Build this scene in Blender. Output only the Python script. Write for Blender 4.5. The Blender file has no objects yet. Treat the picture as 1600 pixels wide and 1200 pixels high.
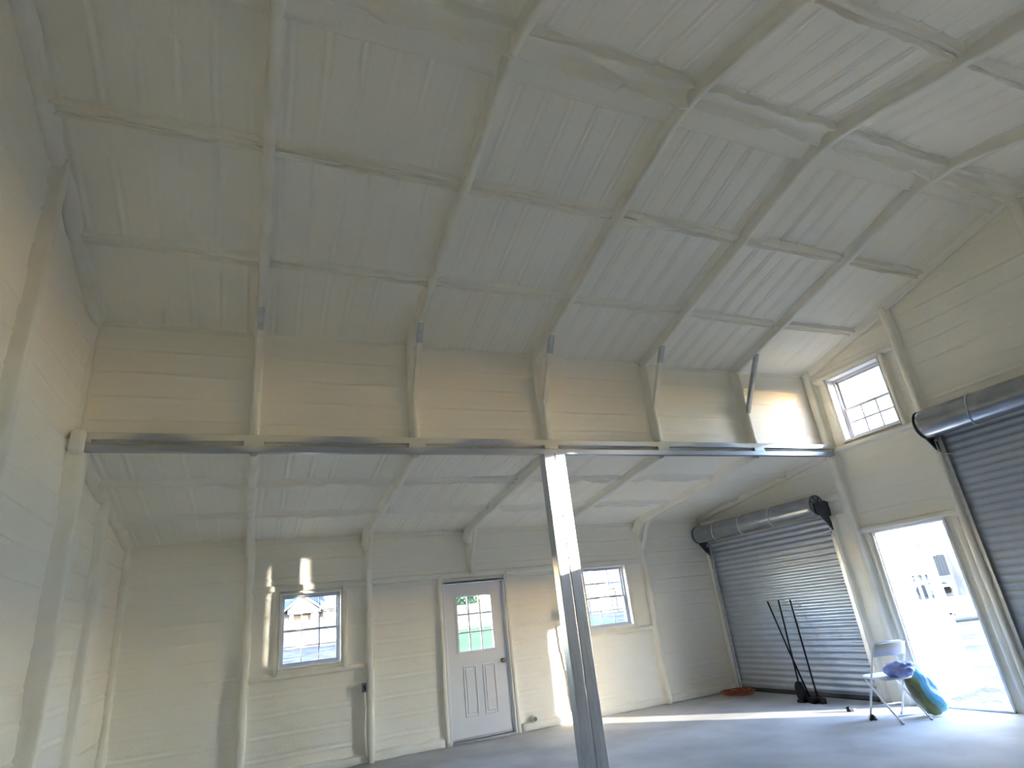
import bpy, bmesh, math, random
import numpy as np
from mathutils import Vector, Matrix

random.seed(7)
SC = bpy.context.scene
COL = SC.collection

# ------------------------------------------------------------------ camera
F_PX = 918.2
CAM = np.array([1.542, -5.667, 1.483])
_y, _p, _r = math.radians(24.963), math.radians(21.675), math.radians(-6.487)
FW = np.array([math.sin(_y)*math.cos(_p), math.cos(_y)*math.cos(_p), math.sin(_p)])
_rt = np.array([math.cos(_y), -math.sin(_y), 0.0]); _up = np.cross(_rt, FW)
RT = _rt*math.cos(_r) + _up*math.sin(_r)
UP = -_rt*math.sin(_r) + _up*math.cos(_r)
cd = bpy.data.cameras.new('camera'); cam = bpy.data.objects.new('camera', cd); COL.objects.link(cam)
cd.sensor_fit = 'HORIZONTAL'; cd.sensor_width = 36.0; cd.lens = 36.0*F_PX/1600.0
cd.clip_start = 0.05; cd.clip_end = 500
cam.matrix_world = Matrix(((RT[0], UP[0], -FW[0], CAM[0]), (RT[1], UP[1], -FW[1], CAM[1]),
                           (RT[2], UP[2], -FW[2], CAM[2]), (0, 0, 0, 1)))
SC.camera = cam
def px(u, v, ax, val):
    """point seen at photo pixel (u, v) on the plane coordinate[ax] == val"""
    d = FW + RT*(u-800)/F_PX + UP*(600-v)/F_PX
    return CAM + d*((val-CAM[ax])/d[ax])

# ------------------------------------------------------------------ light
SUN_DIR = Vector((-0.83, 1.0, -0.19)).normalized()       # the way the light travels
SUN_STRENGTH = 5.6
SKY_STRENGTH = 2.0
EXPOSURE = 2.48
w = bpy.data.worlds.new('world'); SC.world = w; w.use_nodes = True
nt = w.node_tree; nt.nodes.clear()
sky = nt.nodes.new('ShaderNodeTexSky'); sky.sky_type = 'NISHITA'; sky.sun_disc = False
sky.sun_elevation = math.asin(-SUN_DIR.z); sky.sun_rotation = math.atan2(-SUN_DIR.x, -SUN_DIR.y)
sky.altitude = 100; sky.air_density = 1.0; sky.dust_density = 0.06; sky.ozone_density = 1.5
bg = nt.nodes.new('ShaderNodeBackground'); bg.inputs['Strength'].default_value = SKY_STRENGTH
ow = nt.nodes.new('ShaderNodeOutputWorld')
tint = nt.nodes.new('ShaderNodeMix'); tint.data_type = 'RGBA'; tint.blend_type = 'MULTIPLY'; tint.inputs[0].default_value = 1.0; tint.inputs[7].default_value = (0.98, 0.895, 1.01, 1)
nt.links.new(sky.outputs[0], tint.inputs[6]); nt.links.new(tint.outputs[2], bg.inputs[0]); nt.links.new(bg.outputs[0], ow.inputs[0])
ld = bpy.data.lights.new('sun', 'SUN'); ld.energy = SUN_STRENGTH; ld.angle = math.radians(0.7); ld.color = (1.0, 0.92, 0.77)
sun = bpy.data.objects.new('sun_offscreen', ld); COL.objects.link(sun)
sun.rotation_euler = SUN_DIR.to_track_quat('-Z', 'Y').to_euler(); sun.location = -SUN_DIR*300.0
vs = SC.view_settings
vs.view_transform = 'Standard'; vs.look = 'None'; vs.gamma = 1.0; vs.use_curve_mapping = False
vs.exposure = EXPOSURE
SC.cycles.use_denoising = True
SC.cycles.max_bounces = 16; SC.cycles.diffuse_bounces = 12; SC.cycles.transparent_max_bounces = 16
SC.cycles.sample_clamp_indirect = 6.0
SC.cycles.caustics_reflective = False; SC.cycles.caustics_refractive = False

# ------------------------------------------------------------------ materials
MATS = {}
def mat(name, color, rough=0.6, metal=0.0, color2=None, nscale=3.0, bump=0.0, bscale=60.0, bdist=0.004, detail=4.0, spec=0.5, stretch=None):
    if name in MATS: return MATS[name]
    m = bpy.data.materials.new(name); m.use_nodes = True
    t = m.node_tree; b = t.nodes['Principled BSDF']
    b.inputs['Roughness'].default_value = rough; b.inputs['Metallic'].default_value = metal
    b.inputs['Specular IOR Level'].default_value = spec
    b.inputs['Base Color'].default_value = (*color, 1)
    geo = t.nodes.new('ShaderNodeNewGeometry')
    src = geo.outputs['Position']
    if stretch:
        vm = t.nodes.new('ShaderNodeVectorMath'); vm.operation = 'MULTIPLY'; vm.inputs[1].default_value = stretch
        t.links.new(src, vm.inputs[0]); src = vm.outputs[0]
    if color2:
        n = t.nodes.new('ShaderNodeTexNoise'); n.inputs['Scale'].default_value = nscale; n.inputs['Detail'].default_value = detail
        t.links.new(src, n.inputs['Vector'])
        r = t.nodes.new('ShaderNodeValToRGB'); r.color_ramp.elements[0].color = (*color, 1); r.color_ramp.elements[1].color = (*color2, 1)
        r.color_ramp.elements[0].position = 0.35; r.color_ramp.elements[1].position = 0.65
        t.links.new(n.outputs['Fac'], r.inputs[0]); t.links.new(r.outputs[0], b.inputs['Base Color'])
    if bump:
        n2 = t.nodes.new('ShaderNodeTexNoise'); n2.inputs['Scale'].default_value = bscale; n2.inputs['Detail'].default_value = 3.0
        t.links.new(src, n2.inputs['Vector'])
        bp_ = t.nodes.new('ShaderNodeBump'); bp_.inputs['Strength'].default_value = bump; bp_.inputs['Distance'].default_value = bdist
        t.links.new(n2.outputs['Fac'], bp_.inputs['Height']); t.links.new(bp_.outputs[0], b.inputs['Normal'])
    MATS[name] = m; return m

FOAM = mat('spray_foam', (0.85, 0.815, 0.715), 0.52, color2=(0.87, 0.845, 0.765), nscale=1.1, bump=0.6, bscale=60, bdist=0.007, spec=0.5)
FOAM_T = mat('spray_foam_thin', (0.80, 0.77, 0.68), 0.6, color2=(0.86, 0.835, 0.76), nscale=4.0, bump=0.4, bscale=50, bdist=0.005, spec=0.4)
GALV = mat('galvanized_steel', (0.50, 0.53, 0.57), 0.34, 0.9, color2=(0.62, 0.64, 0.67), nscale=14, stretch=(1, 1, 1))
POSTM = mat('galvanized_post', (0.50, 0.53, 0.57), 0.34, 0.9, color2=(0.62, 0.64, 0.67), nscale=9, stretch=(6, 6, 0.6))
SHEET = mat('metal_sheet', (0.55, 0.55, 0.53), 0.5, 0.2)
CURT = mat('roll_door_steel', (0.41, 0.46, 0.53), 0.34, 0.3, color2=(0.45, 0.50, 0.57), nscale=5)
DRUMM = mat('coiled_steel', (0.30, 0.32, 0.34), 0.27, 0.75, color2=(0.38, 0.40, 0.42), nscale=6)
BRACK = mat('dark_bracket', (0.07, 0.08, 0.09), 0.45, 0.6)
WHITEP = mat('white_paint', (0.72, 0.73, 0.76), 0.42, color2=(0.75, 0.76, 0.78), nscale=2)
VINYL = mat('grey_vinyl', (0.50, 0.49, 0.52), 0.45)
VINYLW = mat('white_vinyl', (0.80, 0.80, 0.80), 0.4)
CHROME = mat('knob_metal', (0.30, 0.27, 0.25), 0.25, 1.0)
BLACK = mat('black_plastic', (0.006, 0.006, 0.008), 0.55, spec=0.2)
CHAIRW = mat('chair_white', (0.80, 0.82, 0.86), 0.35)
BOXG = mat('grey_box', (0.16, 0.17, 0.19), 0.5, 0.3)
ORANGE = mat('orange_cord', (0.36, 0.085, 0.035), 0.55)
STRAP = mat('pale_strap', (0.62, 0.63, 0.66), 0.5)

def concrete():
    m = mat('concrete', (0.40, 0.40, 0.41), 0.75, color2=(0.54, 0.54, 0.55), nscale=1.6, bump=0.25, bscale=30, bdist=0.004, detail=8)
    return m
CONC = concrete()

def glass_mat(name, tint, ior=1.45):
    m = bpy.data.materials.new(name); m.use_nodes = True; t = m.node_tree; t.nodes.clear()
    tr = t.nodes.new('ShaderNodeBsdfTransparent'); tr.inputs[0].default_value = (*tint, 1)
    gl = t.nodes.new('ShaderNodeBsdfGlossy'); gl.inputs['Roughness'].default_value = 0.02; gl.inputs[0].default_value = (0.9, 0.95, 1, 1)
    fr = t.nodes.new('ShaderNodeFresnel'); fr.inputs[0].default_value = ior
    mx = t.nodes.new('ShaderNodeMixShader'); o = t.nodes.new('ShaderNodeOutputMaterial')
    t.links.new(fr.outputs[0], mx.inputs[0]); t.links.new(tr.outputs[0], mx.inputs[1]); t.links.new(gl.outputs[0], mx.inputs[2])
    t.links.new(mx.outputs[0], o.inputs[0]); return m
GLASS = glass_mat('window_glass', (0.60, 0.61, 0.62))

# ------------------------------------------------------------------ mesh helpers
def tag(o, label=None, cat=None, group=None, kind=None):
    if label: o['label'] = label
    if cat: o['category'] = cat
    if group: o['group'] = group
    if kind: o['kind'] = kind
    return o
def empty(name, loc=(0, 0, 0), rz=0.0):
    o = bpy.data.objects.new(name, None); COL.objects.link(o); o.location = loc; o.rotation_euler = (0, 0, rz)
    o.empty_display_size = 0.1
    return o
def link(name, me, m=None, parent=None):
    o = bpy.data.objects.new(name, me); COL.objects.link(o)
    if m is not None and not me.materials: me.materials.append(m)
    if parent is not None: o.parent = parent
    return o
def mesh_np(name, V, Fq, smooth=True):
    me = bpy.data.meshes.new(name)
    V = np.asarray(V, np.float32); Fq = np.asarray(Fq, np.int32)
    n = Fq.shape[1]
    me.vertices.add(len(V)); me.vertices.foreach_set('co', V.ravel())
    me.loops.add(Fq.size); me.loops.foreach_set('vertex_index', Fq.ravel())
    me.polygons.add(len(Fq)); me.polygons.foreach_set('loop_start', np.arange(0, Fq.size, n, dtype=np.int32))
    if smooth: me.polygons.foreach_set('use_smooth', np.ones(len(Fq), bool))
    me.update(calc_edges=True); me.validate(); return me

class MB:
    """collects shapes, then links them as one mesh object"""
    def __init__(s): s.bm = bmesh.new()
    def box(s, a, b, bev=0.0, M=None, seg=2):
        x0, y0, z0 = [min(a[i], b[i]) for i in range(3)]; x1, y1, z1 = [max(a[i], b[i]) for i in range(3)]
        co = [(x0, y0, z0), (x1, y0, z0), (x1, y1, z0), (x0, y1, z0), (x0, y0, z1), (x1, y0, z1), (x1, y1, z1), (x0, y1, z1)]
        v = [s.bm.verts.new(c) for c in co]
        f = [s.bm.faces.new([v[i] for i in q]) for q in ((0, 3, 2, 1), (4, 5, 6, 7), (0, 1, 5, 4), (1, 2, 6, 5), (2, 3, 7, 6), (3, 0, 4, 7))]
        if bev > 0:
            e = list({e for q in f for e in q.edges})
            r = bmesh.ops.bevel(s.bm, geom=e, offset=bev, segments=seg, affect='EDGES', profile=0.5)
            v = list({x for q in r['faces'] for x in q.verts} | {x for x in v if x.is_valid})
        if M is not None: bmesh.ops.transform(s.bm, matrix=M, verts=[x for x in v if x.is_valid])
        return s
    def bar(s, p0, p1, wx, wy, bev=0.0, upv=(0, 0, 1)):
        p0, p1 = Vector(p0), Vector(p1); d = p1-p0; L = d.length; z = d.normalized(); u = Vector(upv)
        if abs(z.dot(u)) > 0.98: u = Vector((0, 1, 0))
        x = u.cross(z).normalized(); y = z.cross(x)
        M = Matrix(((x[0], y[0], z[0], p0[0]), (x[1], y[1], z[1], p0[1]), (x[2], y[2], z[2], p0[2]), (0, 0, 0, 1)))
        return s.box((-wx/2, -wy/2, 0), (wx/2, wy/2, L), bev, M)
    def tube(s, pts, r, n=8, cap=True, closed=False):
        pts = [Vector(p) for p in pts]; rings = []; N = len(pts)
        rr = r if hasattr(r, '__len__') else [r]*N
        prev = None
        for i, p in enumerate(pts):
            a = pts[(i-1) % N] if (closed or i > 0) else p; b = pts[(i+1) % N] if (closed or i < N-1) else p
            d = (b-a).normalized()
            if prev is None:
                u = Vector((0, 0, 1)) if abs(d.z) < 0.9 else Vector((1, 0, 0))
                x = u.cross(d).normalized()
            else: x = (prev - d*prev.dot(d)).normalized()
            prev = x; y = d.cross(x)
            rings.append([s.bm.verts.new(p + (x*math.cos(t)+y*math.sin(t))*rr[i]) for t in [2*math.pi*k/n for k in range(n)]])
        for i in range(N if closed else N-1):
            A, B = rings[i], rings[(i+1) % N]
            for k in range(n):
                f = s.bm.faces.new((A[k], A[(k+1) % n], B[(k+1) % n], B[k])); f.smooth = True
        if cap and not closed:
            s.bm.faces.new(rings[0][::-1]); s.bm.faces.new(rings[-1])
        return s
    def loft(s, rings, closed_ring=True, cap=True):
        R = [[s.bm.verts.new(c) for c in r] for r in rings]; n = len(R[0])
        for i in range(len(R)-1):
            for k in range(n if closed_ring else n-1):
                f = s.bm.faces.new((R[i][k], R[i][(k+1) % n], R[i+1][(k+1) % n], R[i+1][k])); f.smooth = True
        if cap: s.bm.faces.new(R[0][::-1]); s.bm.faces.new(R[-1])
        return s
    def poly(s, pts, h):
        """polygon pts (3-D, planar) extruded by vector h"""
        h = Vector(h); A = [s.bm.verts.new(p) for p in pts]; B = [s.bm.verts.new(Vector(p)+h) for p in pts]; n = len(A)
        s.bm.faces.new(A[::-1]); s.bm.faces.new(B)
        for k in range(n): s.bm.faces.new((A[k], A[(k+1) % n], B[(k+1) % n], B[k]))
        return s
    def mesh(s, name):
        bmesh.ops.recalc_face_normals(s.bm, faces=s.bm.faces[:])
        me = bpy.data.meshes.new(name); s.bm.to_mesh(me); s.bm.free(); return me
    def build(s, name, m, parent=None): return link(name, s.mesh(name), m, parent)

# ------------------------------------------------------------------ noise (numpy)
def _h(ix, iy, seed):
    a = np.sin(ix*127.1 + iy*311.7 + seed*74.7)*43758.5453
    return a - np.floor(a)
def vn(x, y, seed=0):
    ix, iy = np.floor(x), np.floor(y); fx, fy = x-ix, y-iy
    fx = fx*fx*(3-2*fx); fy = fy*fy*(3-2*fy)
    return ((_h(ix, iy, seed)*(1-fx) + _h(ix+1, iy, seed)*fx)*(1-fy) + (_h(ix, iy+1, seed)*(1-fx) + _h(ix+1, iy+1, seed)*fx)*fy)*2-1
def sm(a, b, x):
    t = np.clip((x-a)/(b-a), 0, 1); return t*t*(3-2*t)

_pseed = [1]
def foam_panel(parent, O, U, V, N, u0, u1, v0, v1, ribs='u', pitch=0.229, amp=0.007, cove=0.03, covw=0.05, lump=0.008, fine=None, name='foam_panel', smoothz=0.0):
    """a sheet of sprayed foam between frame members: coved edges, ribs of the sheet behind, lumps. v1 may be a function of u"""
    _pseed[0] += 1; sd = _pseed[0]*3.17
    O, U, V, N = [np.array(q, float) for q in (O, U, V, N)]
    f = v1 if callable(v1) else (lambda q: np.full_like(q, v1))
    g = v0 if callable(v0) else (lambda q: np.full_like(q, v0))
    uu0 = np.array([u0, u1, (u0+u1)/2]); H = float(np.max(f(uu0)-g(uu0)))
    du, dv = (0.0105, 0.05) if ribs == 'u' else (0.05, 0.0105)
    nu = max(4, int((u1-u0)/du)); nv = max(4, int(H/dv))
    us = np.linspace(u0, u1, nu+1); ts = np.linspace(0, 1, nv+1)
    Ug, Tg = np.meshgrid(us, ts, indexing='ij'); Vt = f(Ug); Vb = g(Ug); Vg = Vb + Tg*(Vt-Vb)
    c, l = (Ug, Vg) if ribs == 'u' else (Vg, Ug)
    k = np.round(c/pitch); t = c - k*pitch - 0.010*vn(l*1.7, k*5.3, sd)
    a = amp*np.clip(0.75 + 0.6*vn(l*0.9+k*3.1, k*7.7, sd+1), 0.0, 1.3)
    fade = np.clip(np.minimum(Ug-u0, u1-Ug)/0.12, 0, 1)*np.clip(np.minimum(Vg-Vb, Vt-Vg)/0.10, 0, 1)
    h = 2.0*a*fade*(np.exp(-(t/0.014)**2) - 0.8*np.exp(-((t-0.030)/0.017)**2))
    h += lump*vn(Ug*2.2, Vg*2.2, sd+2) + 0.35*lump*vn(Ug*7, Vg*7, sd+3) + 0.0022*vn(Ug*19, Vg*19, sd+4)
    for d, q in ((Ug-u0, Vg), (u1-Ug, Vg), (Vg-Vb, Ug), (Vt-Vg, Ug)):
        wv = 1 + 0.5*vn(q*4.0, q*0+d[0, 0]*9, sd+5) + 0.25*vn(q*13.0, q*0, sd+6)
        h += cove*wv*np.exp(-(np.clip(d, 0, 9)/covw)**1.6)
    P = O + Ug[..., None]*U + Vg[..., None]*V + h[..., None]*N
    idx = np.arange((nu+1)*(nv+1)).reshape(nu+1, nv+1)
    Q = np.stack([idx[:-1, :-1], idx[1:, :-1], idx[1:, 1:], idx[:-1, 1:]], -1).reshape(-1, 4)
    if np.dot(np.cross(U, V), N) < 0: Q = Q[:, ::-1]
    o = link(name, mesh_np(name, P.reshape(-1, 3), Q), FOAM, parent)
    return o

def foam_bar(parent, path, N, w, d, name, flare=0.03, jit=0.006, m=None, step=0.06, Ns=None):
    """a steel member under foam: rounded box section, flared where it meets the sheet; N points into the room"""
    _pseed[0] += 1; sd = _pseed[0]*1.93
    path = [np.array(p, float) for p in path]
    pts = []; nrm = []
    for i in range(len(path)-1):
        L = np.linalg.norm(path[i+1]-path[i]); n = max(1, int(L/step))
        for k in range(n):
            t = k/n; pts.append(path[i]*(1-t)+path[i+1]*t)
            nrm.append(np.array(N if Ns is None else Ns[i]*(1-t)+Ns[i+1]*t, float))
    pts.append(path[-1]); nrm.append(np.array(N if Ns is None else Ns[-1], float))
    sec = [(-.5*w-flare, -.02), (-.5*w-.45*flare, .18*d), (-.5*w-.1*flare, .5*d), (-.5*w, .86*d), (-.36*w, d), (0, d*1.01), (.36*w, d), (.5*w, .86*d), (.5*w+.1*flare, .5*d), (.5*w+.45*flare, .18*d), (.5*w+flare, -.02)]
    P = []; s0 = 0.0
    for i, p in enumerate(pts):
        a = pts[max(0, i-1)]; b = pts[min(len(pts)-1, i+1)]; t = (b-a)/max(1e-9, np.linalg.norm(b-a))
        n = nrm[i]; n = n - t*np.dot(n, t); n /= np.linalg.norm(n); s = np.cross(t, n)
        if i: s0 += np.linalg.norm(p-pts[i-1])
        for j, (cs, cn) in enumerate(sec):
            q = float(vn(np.array([s0*5.0]), np.array([j*1.7]), sd)[0])*jit*(1.7 if j in (0, 1, 9, 10) else 0.8)
            side = -1 if j < 5 else (1 if j > 5 else 0)
            P.append(p + s*(cs + side*q) + n*(cn + q*0.5*(0.4 < cn/d)))
    n = len(sec); m_ = len(pts)
    Q = [[i*n+k, i*n+k+1, (i+1)*n+k+1, (i+1)*n+k] for i in range(m_-1) for k in range(n-1)]
    me = mesh_np(name, P, Q)
    bm = bmesh.new(); bm.from_mesh(me)
    bm.verts.ensure_lookup_table()
    for r in (0, m_-1):
        try: bm.faces.new([bm.verts[r*n+k] for k in range(n)])
        except ValueError: pass
    bmesh.ops.recalc_face_normals(bm, faces=bm.faces[:]); bm.to_mesh(me); bm.free()
    return link(name, me, m or FOAM_T, parent)

# ================================================================== the building's measures
XL, XR = 0.10, 9.10
FX = [1.51, 3.035, 4.56, 6.10, 7.65]
BX = [XL] + FX + [XR]
D = 3.10                     # far wall, foam face
YN = -6.25                   # near wall, behind the camera
RY = -3.075; ZE = 4.40; KY = 0.10
RSL = 0.272
def roof_z(y): return ZE + RSL*((KY-y) if y > RY else (KY-RY)-(RY-y))
ZRIDGE = roof_z(RY)
LSL = 0.127; ZL = 2.825
def lean_z(y): return ZL + LSL*(D-y)
ZB, ZBT = 3.131, 3.298

def cut_slab(name, axis, c0, c1, rect, holes, top=None, m=SHEET):
    """flat outer sheet with openings; rect and holes are (a0, a1, z0, z1) along the wall"""
    A = sorted({rect[0], rect[1], *[h[0] for h in holes], *[h[1] for h in holes]})
    Z = sorted({rect[2], rect[3], *[h[2] for h in holes], *[h[3] for h in holes]})
    A = [a for a in A if rect[0] <= a <= rect[1]]; Z = [z for z in Z if rect[2] <= z <= rect[3]]
    b = MB()
    for i in range(len(A)-1):
        for j in range(len(Z)-1):
            ca, cz = (A[i]+A[i+1])/2, (Z[j]+Z[j+1])/2
            if any(h[0] < ca < h[1] and h[2] < cz < h[3] for h in holes): continue
            if axis == 0: b.box((c0, A[i], Z[j]), (c1, A[i+1], Z[j+1]))
            else: b.box((A[i], c0, Z[j]), (A[i+1], c1, Z[j+1]))
    return b.build(name, m)

# ---- floor
fl = MB().box((-0.05, YN-0.1, -0.15), (9.32, 3.30, 0.0)).build('floor', CONC)
tag(fl, 'pale grey concrete slab floor of the hall', 'floor', kind='structure')

# ---- openings
W1 = (1.936, 2.688, 1.212, 2.088); W2 = (6.479, 7.275, 1.204, 2.121); D1 = (4.138, 5.066, 0.0, 2.06)
WX = 9.19                                                     # window and door plane in the end wall
PW = (-1.048, -0.262, 3.29, 4.185); PWS = (2*RY+0.262, 2*RY+1.048, 2.90, 4.185)
D2 = (-1.128, -0.20, 0.0, 2.045); RS = (0.40, 2.97, 0.0, 2.36); RB = (-4.74, -1.41, 0.0, 3.0)

wall_far = cut_slab('wall_far', 1, D+0.12, D+0.18, (-0.05, 9.3, -0.1, 3.0), [W1, W2, D1])
tag(wall_far, 'long foam-sprayed side wall with two windows and a closed white door', 'wall', kind='structure')
wall_right = cut_slab('wall_right', 0, XR+0.12, XR+0.18, (YN-0.1, D+0.18, -0.1, 3.2), [PW, PWS, D2, (RS[0], RS[1], 0.0, 2.15), (RB[0], RB[1], 0.0, 2.75)])
# gable part of the end wall above 3.2 m, stepped under the roof line
b = MB()
ys = sorted({YN-0.1, PW[0], PW[1], PWS[0], PWS[1], RY, 0.2})
for a, c in zip(ys[:-1], ys[1:]):
    hole = next((h for h in (PW, PWS) if abs(a-h[0]) < 1e-6), None)
    for (z0, z1) in ([(3.2, max(3.2, hole[2])), (4.185, None)] if hole else [(3.2, None)]):
        if z1 and z1-z0 < 1e-6: continue
        za = z1 if z1 else roof_z(a)+0.1; zc = z1 if z1 else roof_z(c)+0.1
        b.poly([(XR+0.12, a, z0), (XR+0.12, c, z0), (XR+0.12, c, zc), (XR+0.12, a, za)], (0.06, 0, 0))
gable = b.build('gable_sheet', SHEET, wall_right)
tag(wall_right, 'gabled end wall with two roll-up doors, an open door and a high window', 'wall', kind='structure')
b = MB().box((XL-0.18, YN-0.1, -0.1), (XL-0.12, D+0.18, 3.3))
b.poly([(XL-0.18, YN-0.1, 3.3), (XL-0.18, 0.2, 3.3), (XL-0.18, 0.2, roof_z(0.2)+0.1), (XL-0.18, RY, ZRIDGE+0.1), (XL-0.18, YN-0.1, roof_z(YN-0.1)+0.1)], (0.06, 0, 0))
wall_left = b.build('wall_left', SHEET)
tag(wall_left, 'blank foam-sprayed end wall without doors or windows', 'wall', kind='structure')
wall_near = MB().box((XL-0.18, YN-0.18, -0.1), (XR+0.18, YN-0.12, roof_z(YN)+0.1)).build('wall_near', SHEET)
tag(wall_near, 'plain foam-sprayed side wall opposite the windowed one', 'wall', kind='structure')
wall_upper = MB().box((XL-0.18, KY+0.12, 3.22), (XR+0.18, KY+0.18, roof_z(KY)+0.05)).build('wall_upper', SHEET)
tag(wall_upper, 'short upper wall of foam between header beam and main roof', 'wall', kind='structure')
b = MB()
b.poly([(XL-0.2, KY+0.25, roof_z(KY+0.25)+0.07), (XL-0.2, RY, ZRIDGE+0.07), (XL-0.2, RY, ZRIDGE+0.11), (XL-0.2, KY+0.25, roof_z(KY+0.25)+0.11)], (9.4, 0, 0))
b.poly([(XL-0.2, YN-0.25, roof_z(YN-0.25)+0.07), (XL-0.2, RY, ZRIDGE+0.07), (XL-0.2, RY, ZRIDGE+0.11), (XL-0.2, YN-0.25, roof_z(YN-0.25)+0.11)], (9.4, 0, 0))
ceiling = b.build('ceiling', SHEET)
tag(ceiling, 'high pitched main ceiling of ribbed spray foam', 'ceiling', kind='structure')
b = MB().poly([(XL-0.2, KY+0.1, lean_z(KY+0.1)+0.07), (XL-0.2, D+0.3, lean_z(D+0.3)+0.07), (XL-0.2, D+0.3, lean_z(D+0.3)+0.11), (XL-0.2, KY+0.1, lean_z(KY+0.1)+0.11)], (9.4, 0, 0))
ceiling_low = b.build('ceiling_lower', SHEET)
tag(ceiling_low, 'low sloping lean-to ceiling of foam behind the header beam', 'ceiling', kind='structure')

# ---- foam on the roofs
PUR_N = [-0.86, -1.93]; PUR_S = [2*RY+1.93, 2*RY+0.86]
ln = math.hypot(1, RSL)
for i in range(6):
    u0, u1 = BX[i]-(0.1 if i == 0 else 0), BX[i+1]+(0.1 if i == 5 else 0)
    amp = [0.005, 0.0045, 0.006, 0.009, 0.009, 0.007][i]
    rows = [KY+0.1, PUR_N[0], PUR_N[1], RY]
    for a, c in zip(rows[:-1], rows[1:]):
        foam_panel(ceiling, (0, 0, roof_z(0)), (1, 0, 0), (0, -1, RSL), (0, -RSL/ln, -1/ln), u0, u1, -a, -c, 'u', amp=amp*(0.75 if a > 0 else 1.0), cove=0.03, covw=0.055)
    rows = [RY, PUR_S[0], PUR_S[1], YN-0.1]
    zs = ZRIDGE - RSL*RY*-1
    for a, c in zip(rows[:-1], rows[1:]):
        foam_panel(ceiling, (0, RY, ZRIDGE), (1, 0, 0), (0, -1, -RSL), (0, RSL/ln, -1/ln), u0, u1, RY-a, RY-c, 'u', amp=amp, cove=0.03, covw=0.055)
    rows = [KY+0.05, 0.93, 2.0, D+0.08]
    for a, c in zip(rows[:-1], rows[1:]):
        foam_panel(ceiling_low, (0, 0, lean_z(0)), (1, 0, 0), (0, 1, -LSL), (0, -LSL, -1), u0, u1, a, c, 'u', amp=0.005 if 0 < i < 4 else 0.003, cove=0.02, covw=0.05)

def purlin(parent, x0, x1, y, zf, sl, big=False, seed=0.0):
    """foam along a purlin: two ropes of foam with a groove between"""
    n = int((x1-x0)/0.04); xs = np.linspace(x0, x1, n+1)
    ts = np.linspace(-1, 1, 49 if big else 33)
    X, T = np.meshgrid(xs, ts, indexing='ij')
    if big:
        W = 0.26
        Y = y + T*W + 0.006*vn(X*2.3, X*0+seed, 3)
        D_ = T*W                                              # metres from the ridge line
        ja = 0.22 + 0.006*vn(X*3, X*0+seed, 4); jc = -0.19 + 0.016*vn(X*7, X*0+seed, 8); jb = -0.01 + 0.02*vn(X*3.5, X*0+seed, 9)
        h = 0.048*sm(-0.012, 0.012, ja-D_)*sm(-0.012, 0.012, D_-jc)
        h += 0.018*np.exp(-((D_-ja+0.012)/0.014)**2) + 0.028*(1+0.8*vn(X*9, X*0+seed, 10))*np.exp(-((D_-jc-0.02)/0.022)**2)
        h += 0.075*(1+0.65*vn(X*6, X*0+seed, 5)+0.3*vn(X*19, X*0, 6))*np.exp(-((D_-jb)/(0.034))**2) - 0.02*np.exp(-((D_-jb-0.06)/0.025)**2)
        h -= 0.03*sm(0.93, 1.0, np.abs(T))
    else:
        W = 0.085
        wob = 0.010*vn(X*2.3, X*0+seed, 3)
        Y = y + T*W + wob
        rough = 1 + 0.5*vn(X*6, T*2+seed, 5) + 0.3*vn(X*17, T*3, 6)
        h = 0.045*(np.exp(-((T-0.50)/0.20)**2)*rough + np.exp(-((T+0.50)/0.20)**2)*(1+0.45*vn(X*5, T*2+9+seed, 7))) + 0.006 - 0.03*sm(0.85, 1.0, np.abs(T))
    nz = np.array((0, -sl/math.hypot(1, sl), -1/math.hypot(1, sl)))
    Z = zf(Y)
    P = np.stack([X, Y, Z], -1) + h[..., None]*nz
    idx = np.arange(X.size).reshape(X.shape)
    Q = np.stack([idx[:-1, :-1], idx[1:, :-1], idx[1:, 1:], idx[:-1, 1:]], -1).reshape(-1, 4)
    if np.cross(P[1, 0]-P[0, 0], P[0, 1]-P[0, 0])[2] > 0: Q = Q[:, ::-1]
    link('foamed_purlin', mesh_np('foamed_purlin', P.reshape(-1, 3), Q), FOAM, parent)
roof_zv = np.vectorize(roof_z)
for i in range(6):
    x0, x1 = BX[i], BX[i+1]
    for y in PUR_N: purlin(ceiling, x0, x1, y, roof_zv, RSL, seed=i+y)
    for y in PUR_S: purlin(ceiling, x0, x1, y, roof_zv, -RSL, seed=i+y)
    purlin(ceiling, x0, x1, RY, lambda q: np.minimum(roof_zv(q), ZRIDGE-0.03), 0.0, big=True, seed=i*2)
    for y in (0.93, 2.0): purlin(ceiling_low, x0, x1, y, lambda q: ZL+LSL*(D-q), -LSL, seed=i*3+y)

# ---- foam on the walls
fz = lambda off=0.0: (lambda q: np.vectorize(roof_z)(q)+off)
for i in range(6):
    foam_panel(wall_upper, (0, KY, 0), (1, 0, 0), (0, 0, 1), (0, -1, 0), BX[i], BX[i+1], 3.21, roof_z(KY)+0.04, 'v', amp=0.0035, cove=0.02, lump=0.006)
    foam_panel(wall_near, (0, YN, 0), (1, 0, 0), (0, 0, 1), (0, 1, 0), BX[i], BX[i+1], 0.0, roof_z(YN)+0.04, 'v', amp=0.005)
def farp(x0, x1, z0, z1, **k): return foam_panel(wall_far, (0, D, 0), (1, 0, 0), (0, 0, 1), (0, -1, 0), x0, x1, z0, z1, 'v', **{**dict(amp=0.0035, cove=0.022, covw=0.045, lump=0.006), **k})
ZT = ZL+0.04; RAIL = 2.17; MID = 1.12
SW = 0.055
farp(XL-0.05, FX[0], 0, ZT); farp(FX[4], XR+0.05, 0, ZT)
for i in range(1, 5): farp(BX[i], BX[i+1], RAIL, ZT)
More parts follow.
